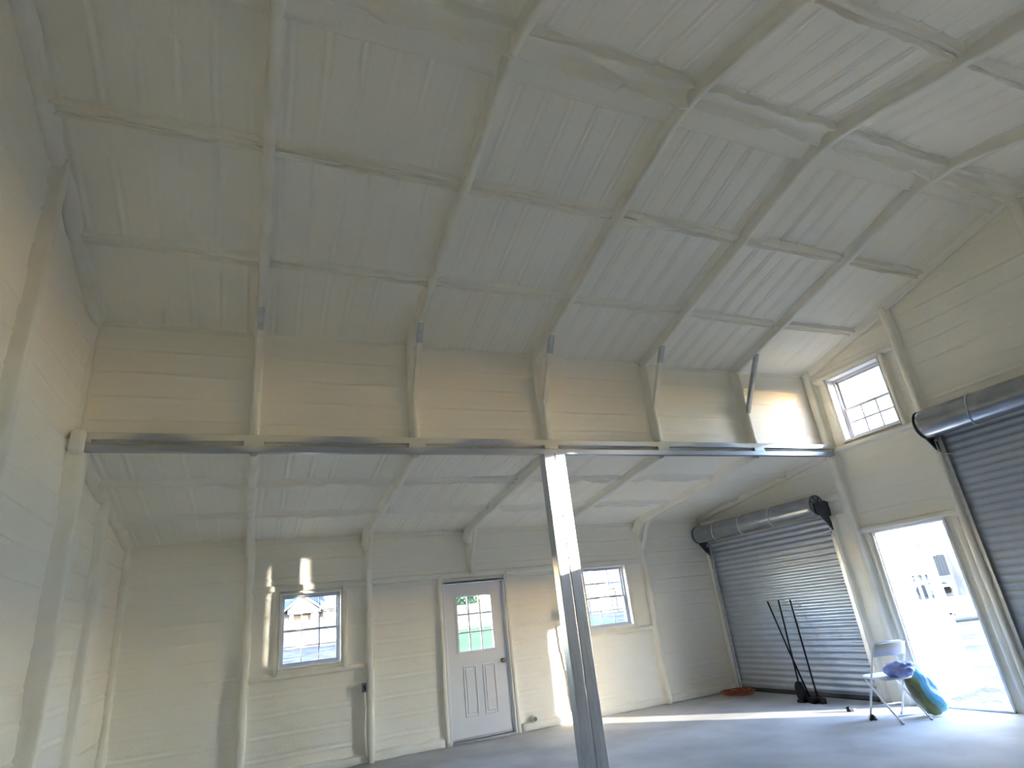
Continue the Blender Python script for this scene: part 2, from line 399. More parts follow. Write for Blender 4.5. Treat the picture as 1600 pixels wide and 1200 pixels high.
for (a, c, wv) in ((FX[0], FX[1], W1), (FX[3], FX[4], W2)):
    farp(a, c, 0, MID); farp(a, wv[0]-SW, MID, RAIL, lump=0.010); farp(wv[1]+SW, c, MID, RAIL)
    farp(wv[0]-SW, wv[1]+SW, MID, wv[2], cove=0.0); farp(wv[0]-SW, wv[1]+SW, wv[3], RAIL, cove=0.0)
    for s, e in ((wv[0]-SW, wv[0]), (wv[1], wv[1]+SW)): farp(s, e, wv[2], wv[3], cove=0.0)
farp(FX[1], D1[0]-0.06, 0, RAIL); farp(D1[1]+0.06, FX[3], 0, RAIL, lump=0.011)
farp(D1[0]-0.06, D1[1]+0.06, D1[3], RAIL, cove=0.0)
for s, e in ((D1[0]-0.06, D1[0]), (D1[1], D1[1]+0.06)): farp(s, e, 0, D1[3], cove=0.0)
NY = (0, -1, 0)
def bar_far(p0, p1, w=0.07, d=0.06, **k): return foam_bar(wall_far, [(p0[0], D, p0[1]), (p1[0], D, p1[1])], NY, w, d, k.pop('name', 'foamed_rail'), **k)
bar_far((FX[0], RAIL), (FX[4]+0.02, RAIL), 0.07, 0.05)
bar_far((FX[0], MID), (FX[1], MID), 0.06, 0.05); bar_far((FX[3], MID), (FX[4], MID), 0.06, 0.045)
for x, z0, z1 in ((W1[0]-0.05, MID, RAIL), (W1[1]+0.05, MID, RAIL), (W2[0]-0.05, MID, RAIL), (W2[1]+0.05, MID, RAIL), (D1[0]-0.055, 0, RAIL), (D1[1]+0.055, 0, RAIL)):
    bar_far((x, z0), (x, z1), 0.055, 0.055, name='foamed_stud', flare=0.02)
for wv in (W1, W2):
    bar_far((wv[0]-0.05, wv[2]-0.045), (wv[1]+0.05, wv[2]-0.045), 0.05, 0.05, flare=0.015)
bar_far((XL, 0.05), (D1[0]-0.1, 0.05), 0.09, 0.045, name='foamed_sill', jit=0.012); bar_far((D1[1]+0.1, 0.05), (XR, 0.05), 0.09, 0.045, name='foamed_sill', jit=0.014)
bar_far((XL+0.03, 0), (XL+0.03, ZT), 0.07, 0.05, name='foamed_stud')
# reveals of the far openings
def reveal(parent, axis, plane0, plane1, r, m=FOAM_T, bottom=True, name='reveal'):
    b = MB(); t = 0.02
    a0, a1, z0, z1 = r
    parts = [((a0-t, z0), (a0, z1)), ((a1, z0), (a1+t, z1)), ((a0-t, z1), (a1+t, z1+t))] + ([((a0-t, z0-t), (a1+t, z0))] if bottom else [])
    for (p, q) in parts:
        if axis == 1: b.box((p[0], plane0, p[1]), (q[0], plane1, q[1]))
        else: b.box((plane0, p[0], p[1]), (plane1, q[0], q[1]))
    return b.build(name, m, parent)
reveal(wall_far, 1, D-0.055, D+0.13, W1); reveal(wall_far, 1, D-0.055, D+0.13, W2); reveal(wall_far, 1, D-0.05, D+0.13, D1, bottom=False)

def rp(y0, y1, z0, z1, **k):
    return foam_panel(wall_right, (XR, 0, 0), (0, 1, 0), (0, 0, 1), (-1, 0, 0), y0, y1, z0, z1, 'v', **{**dict(amp=0.004, cove=0.022, covw=0.045, lump=0.007), **k})
lz = lambda q: ZL+LSL*(D-q)+0.03
CP = 0.02                                                      # end column under the beam
# lean-to part
rp(RS[1], D+0.05, 0, RS[3], cove=0.0, amp=0); rp(CP, RS[0], 0, RS[3], cove=0.01, amp=0.002)
rp(CP, D+0.05, RS[3], lz, amp=0.004)
# bay with the open door and the high window
PC = -1.35
rp(D2[1], CP, 0, D2[3], cove=0.012, amp=0.003); rp(PC-0.06, D2[0], 0, D2[3], cove=0.012, amp=0.002)
rp(PC, CP, D2[3], PW[2]-0.10)
rp(PC, PW[0], PW[2]-0.10, PW[3]+0.08, cove=0.01, amp=0.003); rp(PW[1], CP+0.06, PW[2]-0.10, PW[3]+0.08, cove=0.01, amp=0.003)
rp(PW[0], PW[1], PW[2]-0.10, PW[2], cove=0, amp=0); rp(PW[0], PW[1], PW[3], PW[3]+0.08, cove=0, amp=0)
rp(PC, KY+0.05, PW[3]+0.08, fz(0.04))
# above the large roll-up door
rp(RY, PC, RB[3], fz(0.04)); rp(2*RY-PC, RY, RB[3], fz(0.04))
# beyond it, mirrored bay
YM = 2*RY-PC
rp(YN-0.05, YM, 0, PWS[2]-0.1); rp(YN-0.05, PWS[0], PWS[2]-0.1, PWS[3]+0.08); rp(PWS[1], YM, PWS[2]-0.1, PWS[3]+0.08)
rp(PWS[0], PWS[1], PWS[2]-0.10, PWS[2], cove=0, amp=0); rp(PWS[0], PWS[1], PWS[3], PWS[3]+0.08, cove=0, amp=0)
rp(YN-0.05, YM, PWS[3]+0.08, fz(0.04))
NX = (-1, 0, 0)
def bar_r(p0, p1, w=0.08, d=0.07, **k): return foam_bar(wall_right, [(XR, p0[0], p0[1]), (XR, p1[0], p1[1])], NX, w, d, k.pop('name', 'foamed_post'), **k)
bar_r((PC, 3.0), (PC, roof_z(PC)), 0.09, 0.08); bar_r((RY, 3.05), (RY, ZRIDGE), 0.11, 0.10); bar_r((YM, 3.0), (YM, roof_z(YM)), 0.09, 0.08)
bar_r((0.03, 0), (0.03, roof_z(0)), 0.12, 0.10)
bar_r((-0.13, 0), (-0.13, D2[3]), 0.05, 0.045, name='foamed_stud')
bar_r((PC+0.08, 0), (PC+0.08, D2[3]), 0.07, 0.05, name='foamed_stud'); bar_r((PC-0.01, 0), (PC-0.01, 2.95), 0.07, 0.07, name='foamed_stud')
bar_r((PC, D2[3]+0.05), (0.0, D2[3]+0.05), 0.06, 0.055, name='foamed_rail')
bar_r((PC, PW[2]-0.08), (0.0, PW[2]-0.08), 0.06, 0.06, name='foamed_rail'); bar_r((PC, PW[3]+0.06), (0.05, PW[3]+0.06), 0.06, 0.055, name='foamed_rail')
bar_r((PW[0]-0.055, PW[2]-0.06), (PW[0]-0.055, PW[3]+0.05), 0.06, 0.06, name='foamed_stud')
bar_r((PW[1]+0.05, PW[2]-0.06), (PW[1]+0.05, PW[3]+0.05), 0.05, 0.05, name='foamed_stud')
bar_r((RS[1]+0.05, 0), (RS[1]+0.05, 2.36), 0.06, 0.06, name='foamed_stud', flare=0.02)
bar_r((RS[0]-0.06, 0), (RS[0]-0.06, 2.36), 0.06, 0.05, name='foamed_stud', flare=0.02)
bar_r((0.1, RS[3]+0.25), (D, RS[3]+0.25), 0.07, 0.05, name='foamed_rail')
reveal(wall_right, 0, XR-0.055, XR+0.13, PW, m=VINYLW); reveal(wall_right, 0, XR-0.055, XR+0.13, PWS, m=VINYLW)
reveal(wall_right, 0, XR-0.045, XR+0.16, D2, m=WHITEP, bottom=False)
def lp(y0, y1, z1): return foam_panel(wall_left, (XL, 0, 0), (0, 1, 0), (0, 0, 1), (1, 0, 0), y0, y1, 0, z1, 'v', amp=0.006, cove=0.03, covw=0.06, lump=0.008)
lp(YN-0.05, RY, fz(0.04)); lp(RY, -1.5, fz(0.04)); lp(-1.5, 0.05, fz(0.04)); lp(0.05, 1.35, lz); lp(1.35, D+0.05, lz)
def bar_l(y, z1, w=0.09, d=0.08): foam_bar(wall_left, [(XL, y, 0), (XL, y, z1)], (1, 0, 0), w, d, 'foamed_post', jit=0.012)
bar_l(-1.5, roof_z(-1.5), 0.08, 0.10); bar_l(0.07, 3.2, 0.11, 0.14); bar_l(1.37, lean_z(1.37), 0.08, 0.10)
foam_bar(wall_left, [(XL, 0.07, 3.2), (XL, 0.07, roof_z(0.07))], (1, 0, 0), 0.07, 0.06, 'foamed_post', jit=0.010); bar_l(RY, ZRIDGE, 0.1, 0.08)
# end rafters and eave ropes in the corners
for x, nx in ((XL+0.03, 1), (XR-0.03, -1)):
    par = wall_left if nx == 1 else wall_right
    foam_bar(par, [(x, KY, roof_z(KY)), (x, RY, ZRIDGE), (x, YN, roof_z(YN))], (0, 0, -1), 0.08, 0.085, 'foamed_end_rafter', jit=0.014, flare=0.04)
    foam_bar(par, [(x, -0.03, lean_z(-0.03)), (x, D, lean_z(D))], (0, 0, -1), 0.08, 0.07, 'foamed_end_rafter', jit=0.014, flare=0.04)

# ================================================================== roof frames
names_f = ['first foam-coated roof frame out from the blank end wall', 'second foam-coated roof frame out from the blank end wall',
           'foam-coated roof frame standing directly over the steel support post', 'second foam-coated roof frame from the end wall with roll-up doors',
           'foam-coated roof frame with a bare steel brace, nearest the high window']
for i, x in enumerate(FX):
    fr = empty('roof_frame', (x, 0, 0)); tag(fr, names_f[i], 'roof frame', 'foam-coated roof frames', 'structure')
    def fb(path, N, w, d, name, Ns=None, **k):
        o = foam_bar(fr, path, N, w, d, name, Ns=Ns, **k)
        o.data.transform(Matrix.Translation((-x, 0, 0))); return o
    n1 = np.array((0, -RSL, -1.0)); n2 = np.array((0, RSL, -1.0)); nm = np.array((0, 0, -1.0))
    P = [(x, KY, roof_z(KY)), (x, RY+0.55, roof_z(RY+0.55)), (x, RY+0.2, roof_z(RY+0.2)-0.012), (x, RY, ZRIDGE-0.055), (x, RY-0.2, roof_z(RY-0.2)-0.012), (x, RY-0.55, roof_z(RY-0.55)), (x, YN, roof_z(YN))]
    fb(P, nm, 0.07, 0.115, 'rafter', Ns=[n1, n1, n1*0.5+nm*0.5, nm, n2*0.5+nm*0.5, n2, n2], flare=0.03, jit=0.007)
    fb([(x, KY, ZBT-0.01), (x, KY, roof_z(KY))], NY, 0.065, 0.115, 'column', flare=0.02, jit=0.005)
    bare = (i == 4)
    bm_ = MB().bar((0, 0.0, 3.74), (0, -0.42, roof_z(-0.42)-0.08), 0.055, 0.055, 0.006, upv=(1, 0, 0))
    br = bm_.build('knee_brace', GALV if bare else FOAM_T, fr)
    if not bare:
        a = Vector((0, 0.0, 3.74)); c = Vector((0, -0.42, roof_z(-0.42)-0.08)); d = (c-a)
        MB().bar(a+d*0.70, a+d*0.96, 0.058, 0.058, 0.006, upv=(1, 0, 0)).build('bare_steel_end', GALV, br)
    # lean-to rafter, column, brace
    fb([(x, KY-0.05, lean_z(KY-0.05)), (x, D-0.38, lean_z(D-0.38)), (x, D-0.15, lean_z(D-0.15)-0.05), (x, D, lean_z(D)-0.17)], (0, -LSL, -1), 0.07, 0.10, 'lean_to_rafter', flare=0.03,
       Ns=[np.array((0, -LSL, -1.0)), np.array((0, -LSL, -1.0)), np.array((0, -0.5, -1.0)), np.array((0, -1.0, -0.9))])
    if not (D1[0]-0.1 < x < D1[1]+0.1): fb([(x+0.03, D, 0), (x+0.03, D, lean_z(D))], NY, 0.075, 0.10, 'wall_column', flare=0.028, jit=0.007)
    else: fb([(x+0.03, D, RAIL), (x+0.03, D, lean_z(D))], NY, 0.075, 0.10, 'wall_column', flare=0.028, jit=0.007)
    MB().bar((0.03, D-0.06, 2.32), (0.01, D-0.46, lean_z(D-0.46)-0.05), 0.05, 0.05, 0.008, upv=(1, 0, 0)).build('lean_to_brace', FOAM_T, fr)
    # near side
    fb([(x, YN, 0), (x, YN, roof_z(YN))], (0, 1, 0), 0.07, 0.10, 'column', flare=0.02)
    MB().bar((0, YN+0.1, 3.74), (0, YN+0.52, roof_z(YN+0.52)-0.08), 0.055, 0.055, 0.006, upv=(1, 0, 0)).build('knee_brace', FOAM_T, fr)

# ================================================================== header beam and support post
def beam_mat():
    m = bpy.data.materials.new('oversprayed_steel'); m.use_nodes = True; t = m.node_tree; b = t.nodes['Principled BSDF']
    geo = t.nodes.new('ShaderNodeNewGeometry'); sep = t.nodes.new('ShaderNodeSeparateXYZ'); t.links.new(geo.outputs['Position'], sep.inputs[0])
    def math_(op, a, bb=None, clamp=False):
        n = t.nodes.new('ShaderNodeMath'); n.operation = op; n.use_clamp = clamp
        for k, q in enumerate((a, bb)):
            if q is None: continue
            if isinstance(q, (int, float)): n.inputs[k].default_value = q
            else: t.links.new(q, n.inputs[k])
        return n.outputs[0]
    no = t.nodes.new('ShaderNodeTexNoise'); no.inputs['Scale'].default_value = 2.2; no.inputs['Detail'].default_value = 3; t.links.new(geo.outputs['Position'], no.inputs[0])
    # overspray thick towards the blank end wall, on the upper edge and at the columns; bare steel in the middle of each span
    ph = math_('SUBTRACT', math_('DIVIDE', math_('SUBTRACT', sep.outputs[0], -0.01), 1.527), 0.5)
    dd = math_('ABSOLUTE', math_('SUBTRACT', math_('FRACT', math_('ADD', ph, 10.5)), 0.5))       # 0.5 at columns
    near = math_('MULTIPLY', math_('SUBTRACT', 0.5, dd), 1.0)
    span = math_('SUBTRACT', math_('ABSOLUTE', math_('SUBTRACT', math_('FRACT', math_('ADD', math_('DIVIDE', math_('ADD', sep.outputs[0], 0.01), 1.527), 10.0)), 0.5)), 0.24)
    hx = math_('MULTIPLY', math_('SUBTRACT', 4.6, sep.outputs[0]), 0.045)
    hz = math_('MULTIPLY', math_('SUBTRACT', sep.outputs[2], 3.205), 5.0)
    f = math_('ADD', math_('ADD', math_('MULTIPLY', span, 1.6), hx), math_('ADD', hz, math_('MULTIPLY', math_('SUBTRACT', no.outputs[0], 0.5), 0.5)))
    f = math_('MULTIPLY', math_('ADD', f, -0.12), 3.0, True)
    cr = t.nodes.new('ShaderNodeMix'); cr.data_type = 'RGBA'
    cr.inputs[6].default_value = (0.44, 0.47, 0.53, 1); cr.inputs[7].default_value = (0.70, 0.67, 0.58, 1)
    t.links.new(f, cr.inputs[0]); t.links.new(cr.outputs[2], b.inputs['Base Color'])
    t.links.new(math_('SUBTRACT', 0.85, math_('MULTIPLY', f, 0.85)), b.inputs['Metallic'])
    t.links.new(math_('ADD', 0.3, math_('MULTIPLY', f, 0.3)), b.inputs['Roughness'])
    return m
BEAMM = beam_mat()
beam = empty('header_beam', (4.6, 0, ZB)); tag(beam, 'double steel tube header beam spanning the hall on one post', 'beam')
def bx_(a, b_, name, m, bev=0.006, parent=beam):
    off = parent.location; return MB().box([a[i]-off[i] for i in range(3)], [b_[i]-off[i] for i in range(3)], bev).build(name, m, parent)
TB = 0.0635
bx_((XL+0.02, -TB/2, ZB), (XR-0.03, TB/2, ZB+TB), 'lower_tube', BEAMM)
bx_((XL+0.02, -TB/2, ZBT-TB), (XR-0.03, TB/2, ZBT), 'upper_tube', BEAMM)
def sleeve(x0, x1, name):
    # short hollow tube between the two long ones, its ends open
    y0, y1, z0, z1, t = -TB/2-0.004, TB/2, ZB+TB-0.004, ZBT-TB+0.004, 0.004
    o = beam.location; b = MB()
    for p, q in (((x0, y0, z0), (x1, y0+t, z1)), ((x0, y1-t, z0), (x1, y1, z1)), ((x0, y0+t, z0), (x1, y1-t, z0+t)), ((x0, y0+t, z1-t), (x1, y1-t, z1))):
        b.box([p[i]-o[i] for i in range(3)], [q[i]-o[i] for i in range(3)])
    return b.build(name, BEAMM, beam)
for x in FX: sleeve(x-0.085, x+0.085, 'spacer')
bx_((XL+0.02, -0.07, ZB-0.02), (XL+0.13, 0.1, ZBT+0.02), 'foam_lump', FOAM_T, 0.03)
sleeve(XL+0.12, XL+0.17, 'spacer'); sleeve(XR-0.09, XR-0.04, 'spacer')
post = empty('support_post', (FX[2]+0.01, 0, 0)); tag(post, 'galvanized steel post of twin tubes under the header beam', 'post')
for s in (-1, 1): MB().box((s*0.066-0.0645, -0.0635, 0.012), (s*0.066+0.0645, 0.0635, ZB), 0.008).build('tube', POSTM, post)
MB().box((-0.16, -0.1, 0), (0.16, 0.1, 0.012), 0.002).build('base_plate', GALV, post)

# ================================================================== windows
def make_window(name, loc, rz, w_, h_, upper_grid=True, label='', glass=GLASS, frame_m=VINYL, mw=0.011, sw=0.020):
    root = empty(name, loc, rz); tag(root, label, 'window', kind='structure')
    f = 0.028
    b = MB()
    b.box((0, -0.02, 0), (f, 0.05, h_), 0.003).box((w_-f, -0.02, 0), (w_, 0.05, h_), 0.003).box((f, -0.02, 0), (w_-f, 0.05, f), 0.003).box((f, -0.02, h_-f), (w_-f, 0.05, h_), 0.003)
    b.build('frame', frame_m, root)
    mid = h_*0.49
    for sn, z0, z1, yo, grid in (('lower_sash', f, mid+0.014, 0.0, True), ('upper_sash', mid-0.014, h_-f, 0.022, upper_grid)):
        s = sw; b = MB(); x0, x1 = f, w_-f
        b.box((x0, yo-0.01, z0), (x0+s, yo+0.01, z1), 0.002).box((x1-s, yo-0.01, z0), (x1, yo+0.01, z1), 0.002).box((x0+s, yo-0.01, z0), (x1-s, yo+0.01, z0+s), 0.002).box((x0+s, yo-0.01, z1-s), (x1-s, yo+0.01, z1), 0.002)
        so = b.build(sn, frame_m, root)
        gx0, gx1, gz0, gz1 = x0+s, x1-s, z0+s, z1-s
        nx, nz = (3, 2) if grid else (1, 1)
        if grid:
            for k in (1, 2):
                xm = gx0+(gx1-gx0)*k/3; MB().box((xm-mw/2, yo-0.005, gz0), (xm+mw/2, yo+0.005, gz1)).build('muntin', frame_m, so)
            zm = (gz0+gz1)/2; MB().box((gx0, yo-0.006, zm-mw/2), (gx1, yo+0.006, zm+mw/2)).build('muntin', frame_m, so)
        for a in range(nx):
            for c in range(nz):
                xa, xb = gx0+(gx1-gx0)*a/nx, gx0+(gx1-gx0)*(a+1)/nx; za, zb = gz0+(gz1-gz0)*c/nz, gz0+(gz1-gz0)*(c+1)/nz
                me = bpy.data.meshes.new('pane'); me.from_pydata([(xa, yo, za), (xb, yo, za), (xb, yo, zb), (xa, yo, zb)], [], [(0, 1, 2, 3)])
                link('pane', me, glass, so)
    return root
make_window('window_1', (W1[0], D+0.05, W1[2]), 0, W1[1]-W1[0], W1[3]-W1[2], label='grid window between foam panels in the bay next to the closed door')
make_window('window_2', (W2[0], D+0.05, W2[2]), 0, W2[1]-W2[0], W2[3]-W2[2], label='grid window beyond the steel post, towards the small roll-up door')
make_window('window_3', (WX, PW[1], PW[2]), -math.pi/2, PW[1]-PW[0], PW[3]-PW[2], upper_grid=False, label='high bright window above the open door', glass=GLASS, mw=0.024, sw=0.03)
make_window('window_4', (WX, PWS[1], PWS[2]), -math.pi/2, PW[1]-PW[0], PWS[3]-PWS[2], upper_grid=False, label='high window on the far side of the large roll-up door', glass=GLASS, mw=0.024, sw=0.03)

# ================================================================== hinged doors
def make_door(name, loc, rz, w_, h_, label, glass, paint):
    """local x from the hinge to the latch, y thickness, z up; the room side is -y (flip = 1)"""
    root = empty(name, loc, rz); tag(root, label, 'door', kind='structure')
    lx0, lx1, lz0, lz1 = 0.20*w_, 0.80*w_, 0.545*h_, 0.915*h_
    t = 0.022
    b = MB(); b.box((0, -t, 0), (lx0, t, h_)).box((lx1, -t, 0), (w_, t, h_)).box((lx0, -t, 0), (lx1, t, lz0)).box((lx0, -t, lz1), (lx1, t, h_))
    b.build('slab', paint, root)
    b = MB(); e = 0.03
    for sgn in (-1, 1):
        y0, y1 = sgn*t, sgn*(t+0.012)
        b.box((lx0-e, y0, lz0-e), (lx0+0.006, y1, lz1+e), 0.004).box((lx1-0.006, y0, lz0-e), (lx1+e, y1, lz1+e), 0.004).box((lx0, y0, lz0-e), (lx1, y1, lz0+0.006), 0.004).box((lx0, y0, lz1-0.006), (lx1, y1, lz1+e), 0.004)
    lf = b.build('lite_frame', paint, root)
    for k in (1, 2):
        x = lx0+(lx1-lx0)*k/3; MB().box((x-0.011, -0.016, lz0), (x+0.011, 0.016, lz1), 0.003).build('muntin', paint, lf)
        z = lz0+(lz1-lz0)*k/3; MB().box((lx0, -0.017, z-0.011), (lx1, 0.017, z+0.011), 0.003).build('muntin', paint, lf)
    for a in range(3):
        for c in range(3):
            xa, xb = lx0+(lx1-lx0)*a/3, lx0+(lx1-lx0)*(a+1)/3; za, zb = lz0+(lz1-lz0)*c/3, lz0+(lz1-lz0)*(c+1)/3
            me = bpy.data.meshes.new('pane'); me.from_pydata([(xa, 0, za), (xb, 0, za), (xb, 0, zb), (xa, 0, zb)], [], [(0, 1, 2, 3)])
            link('pane', me, glass, lf)
    for a in (0.24, 0.565):
        for sgn in (-1, 1):
            b = MB(); x0, x1, z0, z1 = a*w_, (a+0.22)*w_, 0.135*h_, 0.45*h_; y0 = sgn*t
            # moulding ring and raised field
            r = 0.018
            b.box((x0, y0, z0), (x0+r, y0+sgn*0.011, z1), 0.004).box((x1-r, y0, z0), (x1, y0+sgn*0.011, z1), 0.004).box((x0, y0, z0), (x1, y0+sgn*0.011, z0+r), 0.004).box((x0, y0, z1-r), (x1, y0+sgn*0.011, z1), 0.004)
            b.box((x0+0.035, y0, z0+0.035), (x1-0.035, y0+sgn*0.008, z1-0.035), 0.006)
            b.build('raised_panel', paint, root)
    for sgn in (-1, 1):
        b = MB(); kx, kz = w_-0.07, 0.455*h_
        b.tube([(kx, sgn*t, kz), (kx, sgn*(t+0.012), kz)], 0.032, 16)
        b.tube([(kx, sgn*(t+0.012), kz), (kx, sgn*(t+0.03), kz), (kx, sgn*(t+0.036), kz), (kx, sgn*(t+0.05), kz), (kx, sgn*(t+0.066), kz), (kx, sgn*(t+0.072), kz)], [0.012, 0.012, 0.022, 0.030, 0.026, 0.012], 16)
        b.build('knob', CHROME, root)
    for z in (0.12, 0.5, 0.88): MB().tube([(-0.006, -0.016, z*h_-0.045), (-0.006, -0.016, z*h_+0.045)], 0.008, 8).build('hinge', GALV, root)
    MB().box((0, -t-0.004, 0.0), (w_, t+0.004, 0.03), 0.003).build('sweep', VINYL, root)
    return root
make_door('door_1', (D1[0]+0.012, D+0.015, 0.035), 0, D1[1]-D1[0]-0.035, 2.0, 'closed white door with a nine-pane window in the long side wall', GLASS, WHITEP)
b = MB(); j = 0.012
b.box((D1[0]-0.03, D-0.055, 0), (D1[0]+0.008, D+0.1, D1[3]), 0.004).box((D1[1]-0.012, D-0.03, 0), (D1[1]+0.03, D+0.1, D1[3]), 0.004).box((D1[0]-0.03, D-0.05, D1[3]-0.014), (D1[1]+0.03, D+0.1, D1[3]+0.03), 0.004)
b.box((D1[0]-0.03, D+0.045, 0), (D1[0]+0.035, D+0.085, D1[3])).box((D1[1]-0.045, D+0.045, 0), (D1[1]+0.03, D+0.085, D1[3])).box((D1[0]-0.03, D+0.045, D1[3]-0.05), (D1[1]+0.03, D+0.085, D1[3]+0.03)).box((D1[0], D+0.045, 0), (D1[1], D+0.085, 0.055))
trim1 = b.build('trim_1', WHITEP); tag(trim1, 'white door frame around the closed door in the side wall', 'door frame', kind='structure')
MB().box((D1[0], D-0.06, 0), (D1[1], D+0.12, 0.03), 0.004).build('threshold', GALV, trim1)
LA = math.atan2(0.12, 0.99)
make_door('door_2', (WX+0.075, D2[1]-0.035, 0.035), LA, 0.90, 1.99, 'sunlit white door with a nine-pane window, swung open outwards', GLASS, WHITEP)
b = MB()
b.box((XR-0.03, D2[1]-0.018, 0), (WX+0.06, D2[1]+0.012, D2[3]), 0.004).box((XR-0.03, D2[0]-0.012, 0), (WX+0.06, D2[0]+0.018, D2[3]), 0.004).box((XR-0.03, D2[0], D2[3]-0.018), (WX+0.06, D2[1], D2[3]+0.012), 0.004)
b.box((XR+0.02, D2[1]-0.03, 0), (XR+0.05, D2[1]-0.012, D2[3]), 0.003)
trim2 = b.build('trim_2', WHITEP); tag(trim2, 'white frame of the open doorway in the end wall', 'door frame', kind='structure')
MB().box((XR-0.06, D2[0]-0.02, 0), (WX+0.12, D2[1]+0.02, 0.025), 0.005).build('threshold', GALV, trim2)

# ================================================================== roll-up doors
def roll_door(name, y0, y1, ztop, zdrum, rdrum, label, straps, pitch=0.083):
    xc = XR+0.015
    root = empty(name, (xc, (y0+y1)/2, 0)); tag(root, label, 'roll-up door', kind='structure')
    hw = (y1-y0)/2
    n = int(math.ceil((zdrum-0.02)/pitch))
    # one slat: flat strip with a rounded rib
    prof = [(0.0, 0.0), (0.012, 0.0), (0.018, -0.004), (0.026, -0.009), (0.040, -0.011), (0.054, -0.009), (0.062, -0.004), (0.068, 0.0), (pitch, 0.0)]
    V = []; Fq = []
    for (z, x) in prof: V += [(x, -hw, z), (x, hw, z)]
    for k in range(len(prof)-1): Fq.append((2*k, 2*k+1, 2*k+3, 2*k+2))
    me = mesh_np('slat', V, Fq, True); me.materials.append(CURT)
    for k in range(n):
        o = link('slat', me, None, root); o.location = (0, 0, 0.06+k*pitch)
    MB().box((-0.03, -hw, 0.012), (0.02, hw, 0.06), 0.004).build('bottom_bar', BRACK, root)
    MB().box((-0.025, -hw, 0.0), (0.015, hw, 0.012), 0.002).build('rubber_seal', BLACK, root)
    for s in (-1, 1):
        b = MB(); b.box((-0.05, s*hw-0.035, 0), (-0.035, s*hw+0.035, ztop), 0.003).box((0.012, s*hw-0.035, 0), (0.026, s*hw+0.035, ztop), 0.003).box((-0.05, s*(hw+0.035)-0.006, 0), (0.026, s*(hw+0.035)+0.006, ztop), 0.003)
        b.build('guide_rail', GALV, root)
        # end bracket
        yb = s*(hw+0.03)
        b = MB(); b.poly([(0.02, yb, ztop-0.20), (-0.06, yb, ztop-0.20), (-0.24-rdrum*0.3, yb, zdrum-rdrum*0.55), (-0.24-rdrum*0.3, yb, zdrum+0.03), (0.02, yb, zdrum+0.08)], (0, s*0.012, 0))
        b.box((-0.08, yb-0.02, ztop-0.19), (0.02, yb+0.02, ztop-0.06), 0.004)
        br = b.build('bracket', BRACK, root)
        MB().tube([(-0.09, yb-s*0.02, ztop-0.17), (-0.09, yb+s*0.01, ztop-0.17)], 0.014, 10).build('bolt', GALV, br)
        MB().tube([(-0.07, yb-s*0.03, ztop-0.22), (-0.07, yb-s*0.16, ztop-0.24)], [0.016, 0.006], 8).build('tension_lug', GALV, br)
    xd = -0.215
    N = 26; rings = []
    for k in range(61):
        y = -hw-0.02 + (2*hw+0.04)*k/60; r = rdrum + 0.0035*math.sin(k*math.pi*0.5*2) + (0 if 0 < k < 60 else -0.01)
        rings.append([(xd+r*math.cos(2*math.pi*q/N), y, zdrum+r*math.sin(2*math.pi*q/N)) for q in range(N)])
    dr = MB().loft(rings).build('coiled_curtain', DRUMM, root)
    # outermost turn shows the slats' ribs as creases round the coil
    nb = int(2*hw/0.35)
    for s in (-1, 1):
        MB().tube([(xd, s*(hw+0.015), zdrum), (xd, s*(hw+0.055), zdrum)], 0.05, 14).build('axle', BRACK, dr)
        b = MB()
        b.tube([(xd+(rdrum-0.004)*math.cos(a), s*(hw+0.021), zdrum+(rdrum-0.004)*math.sin(a)) for a in [2*math.pi*q/28 for q in range(28)]], 0.008, 6, closed=True)
        for q in range(4):
            a = q*math.pi/4+0.3; b.bar((xd-rdrum*0.9*math.cos(a), s*(hw+0.022), zdrum-rdrum*0.9*math.sin(a)), (xd+rdrum*0.9*math.cos(a), s*(hw+0.022), zdrum+rdrum*0.9*math.sin(a)), 0.02, 0.006)
        b.build('end_wheel', BRACK, dr)
    for f in straps:
        y = -hw+2*hw*f; R = rdrum+0.006
        MB().tube([(xd+R*math.cos(a), y+0.05*max(0, -math.sin(a)), zdrum+R*math.sin(a)) for a in [2*math.pi*q/30 for q in range(30)]], 0.006, 6, closed=True).build('strap', STRAP, dr)
    return root
roll_door('door_3', RS[0], RS[1], RS[3], 2.52, 0.145, 'small grey steel roll-up door under the lean-to ceiling', (0.30, 0.555, 0.80))
roll_door('door_4', RB[0], RB[1], 2.98, 3.12, 0.17, 'large dark steel roll-up door in the tall end wall', (0.15, 0.5, 0.82))

# ================================================================== small fittings
def fitting_box(name, label, loc, sz, cat):
    r = empty(name, loc); tag(r, label, cat)
    MB().box((-sz[0]/2, -sz[1], -sz[2]/2), (sz[0]/2, 0, sz[2]/2), 0.006).build('box', BOXG, r)
    MB().box((-sz[0]/2+0.004, -sz[1]-0.004, -sz[2]/2+0.004), (sz[0]/2-0.004, -sz[1], sz[2]/2-0.004), 0.002).build('cover_plate', BOXG, r)
    MB().box((-sz[0]*0.17, -sz[1]-0.008, -sz[2]*0.28), (sz[0]*0.17, -sz[1]-0.003, sz[2]*0.28), 0.002).build('socket', BLACK, r)
    return r
E1 = fitting_box('outlet_box', 'small dark outlet box on the foam column left of the closed door', (2.985, D-0.055, 0.86), (0.06, 0.05, 0.11), 'outlet')
MB().tube([(0.0, -0.03, -0.05), (0.01, -0.03, -0.25), (0.0, -0.025, -0.5), (0.02, -0.02, -0.78)], 0.012, 8).build('conduit', FOAM_T, E1)
E2 = fitting_box('outlet_box', 'grey outlet box on the foam column behind the steel post', (6.05, D-0.10, 1.47), (0.13, 0.06, 0.13), 'outlet')
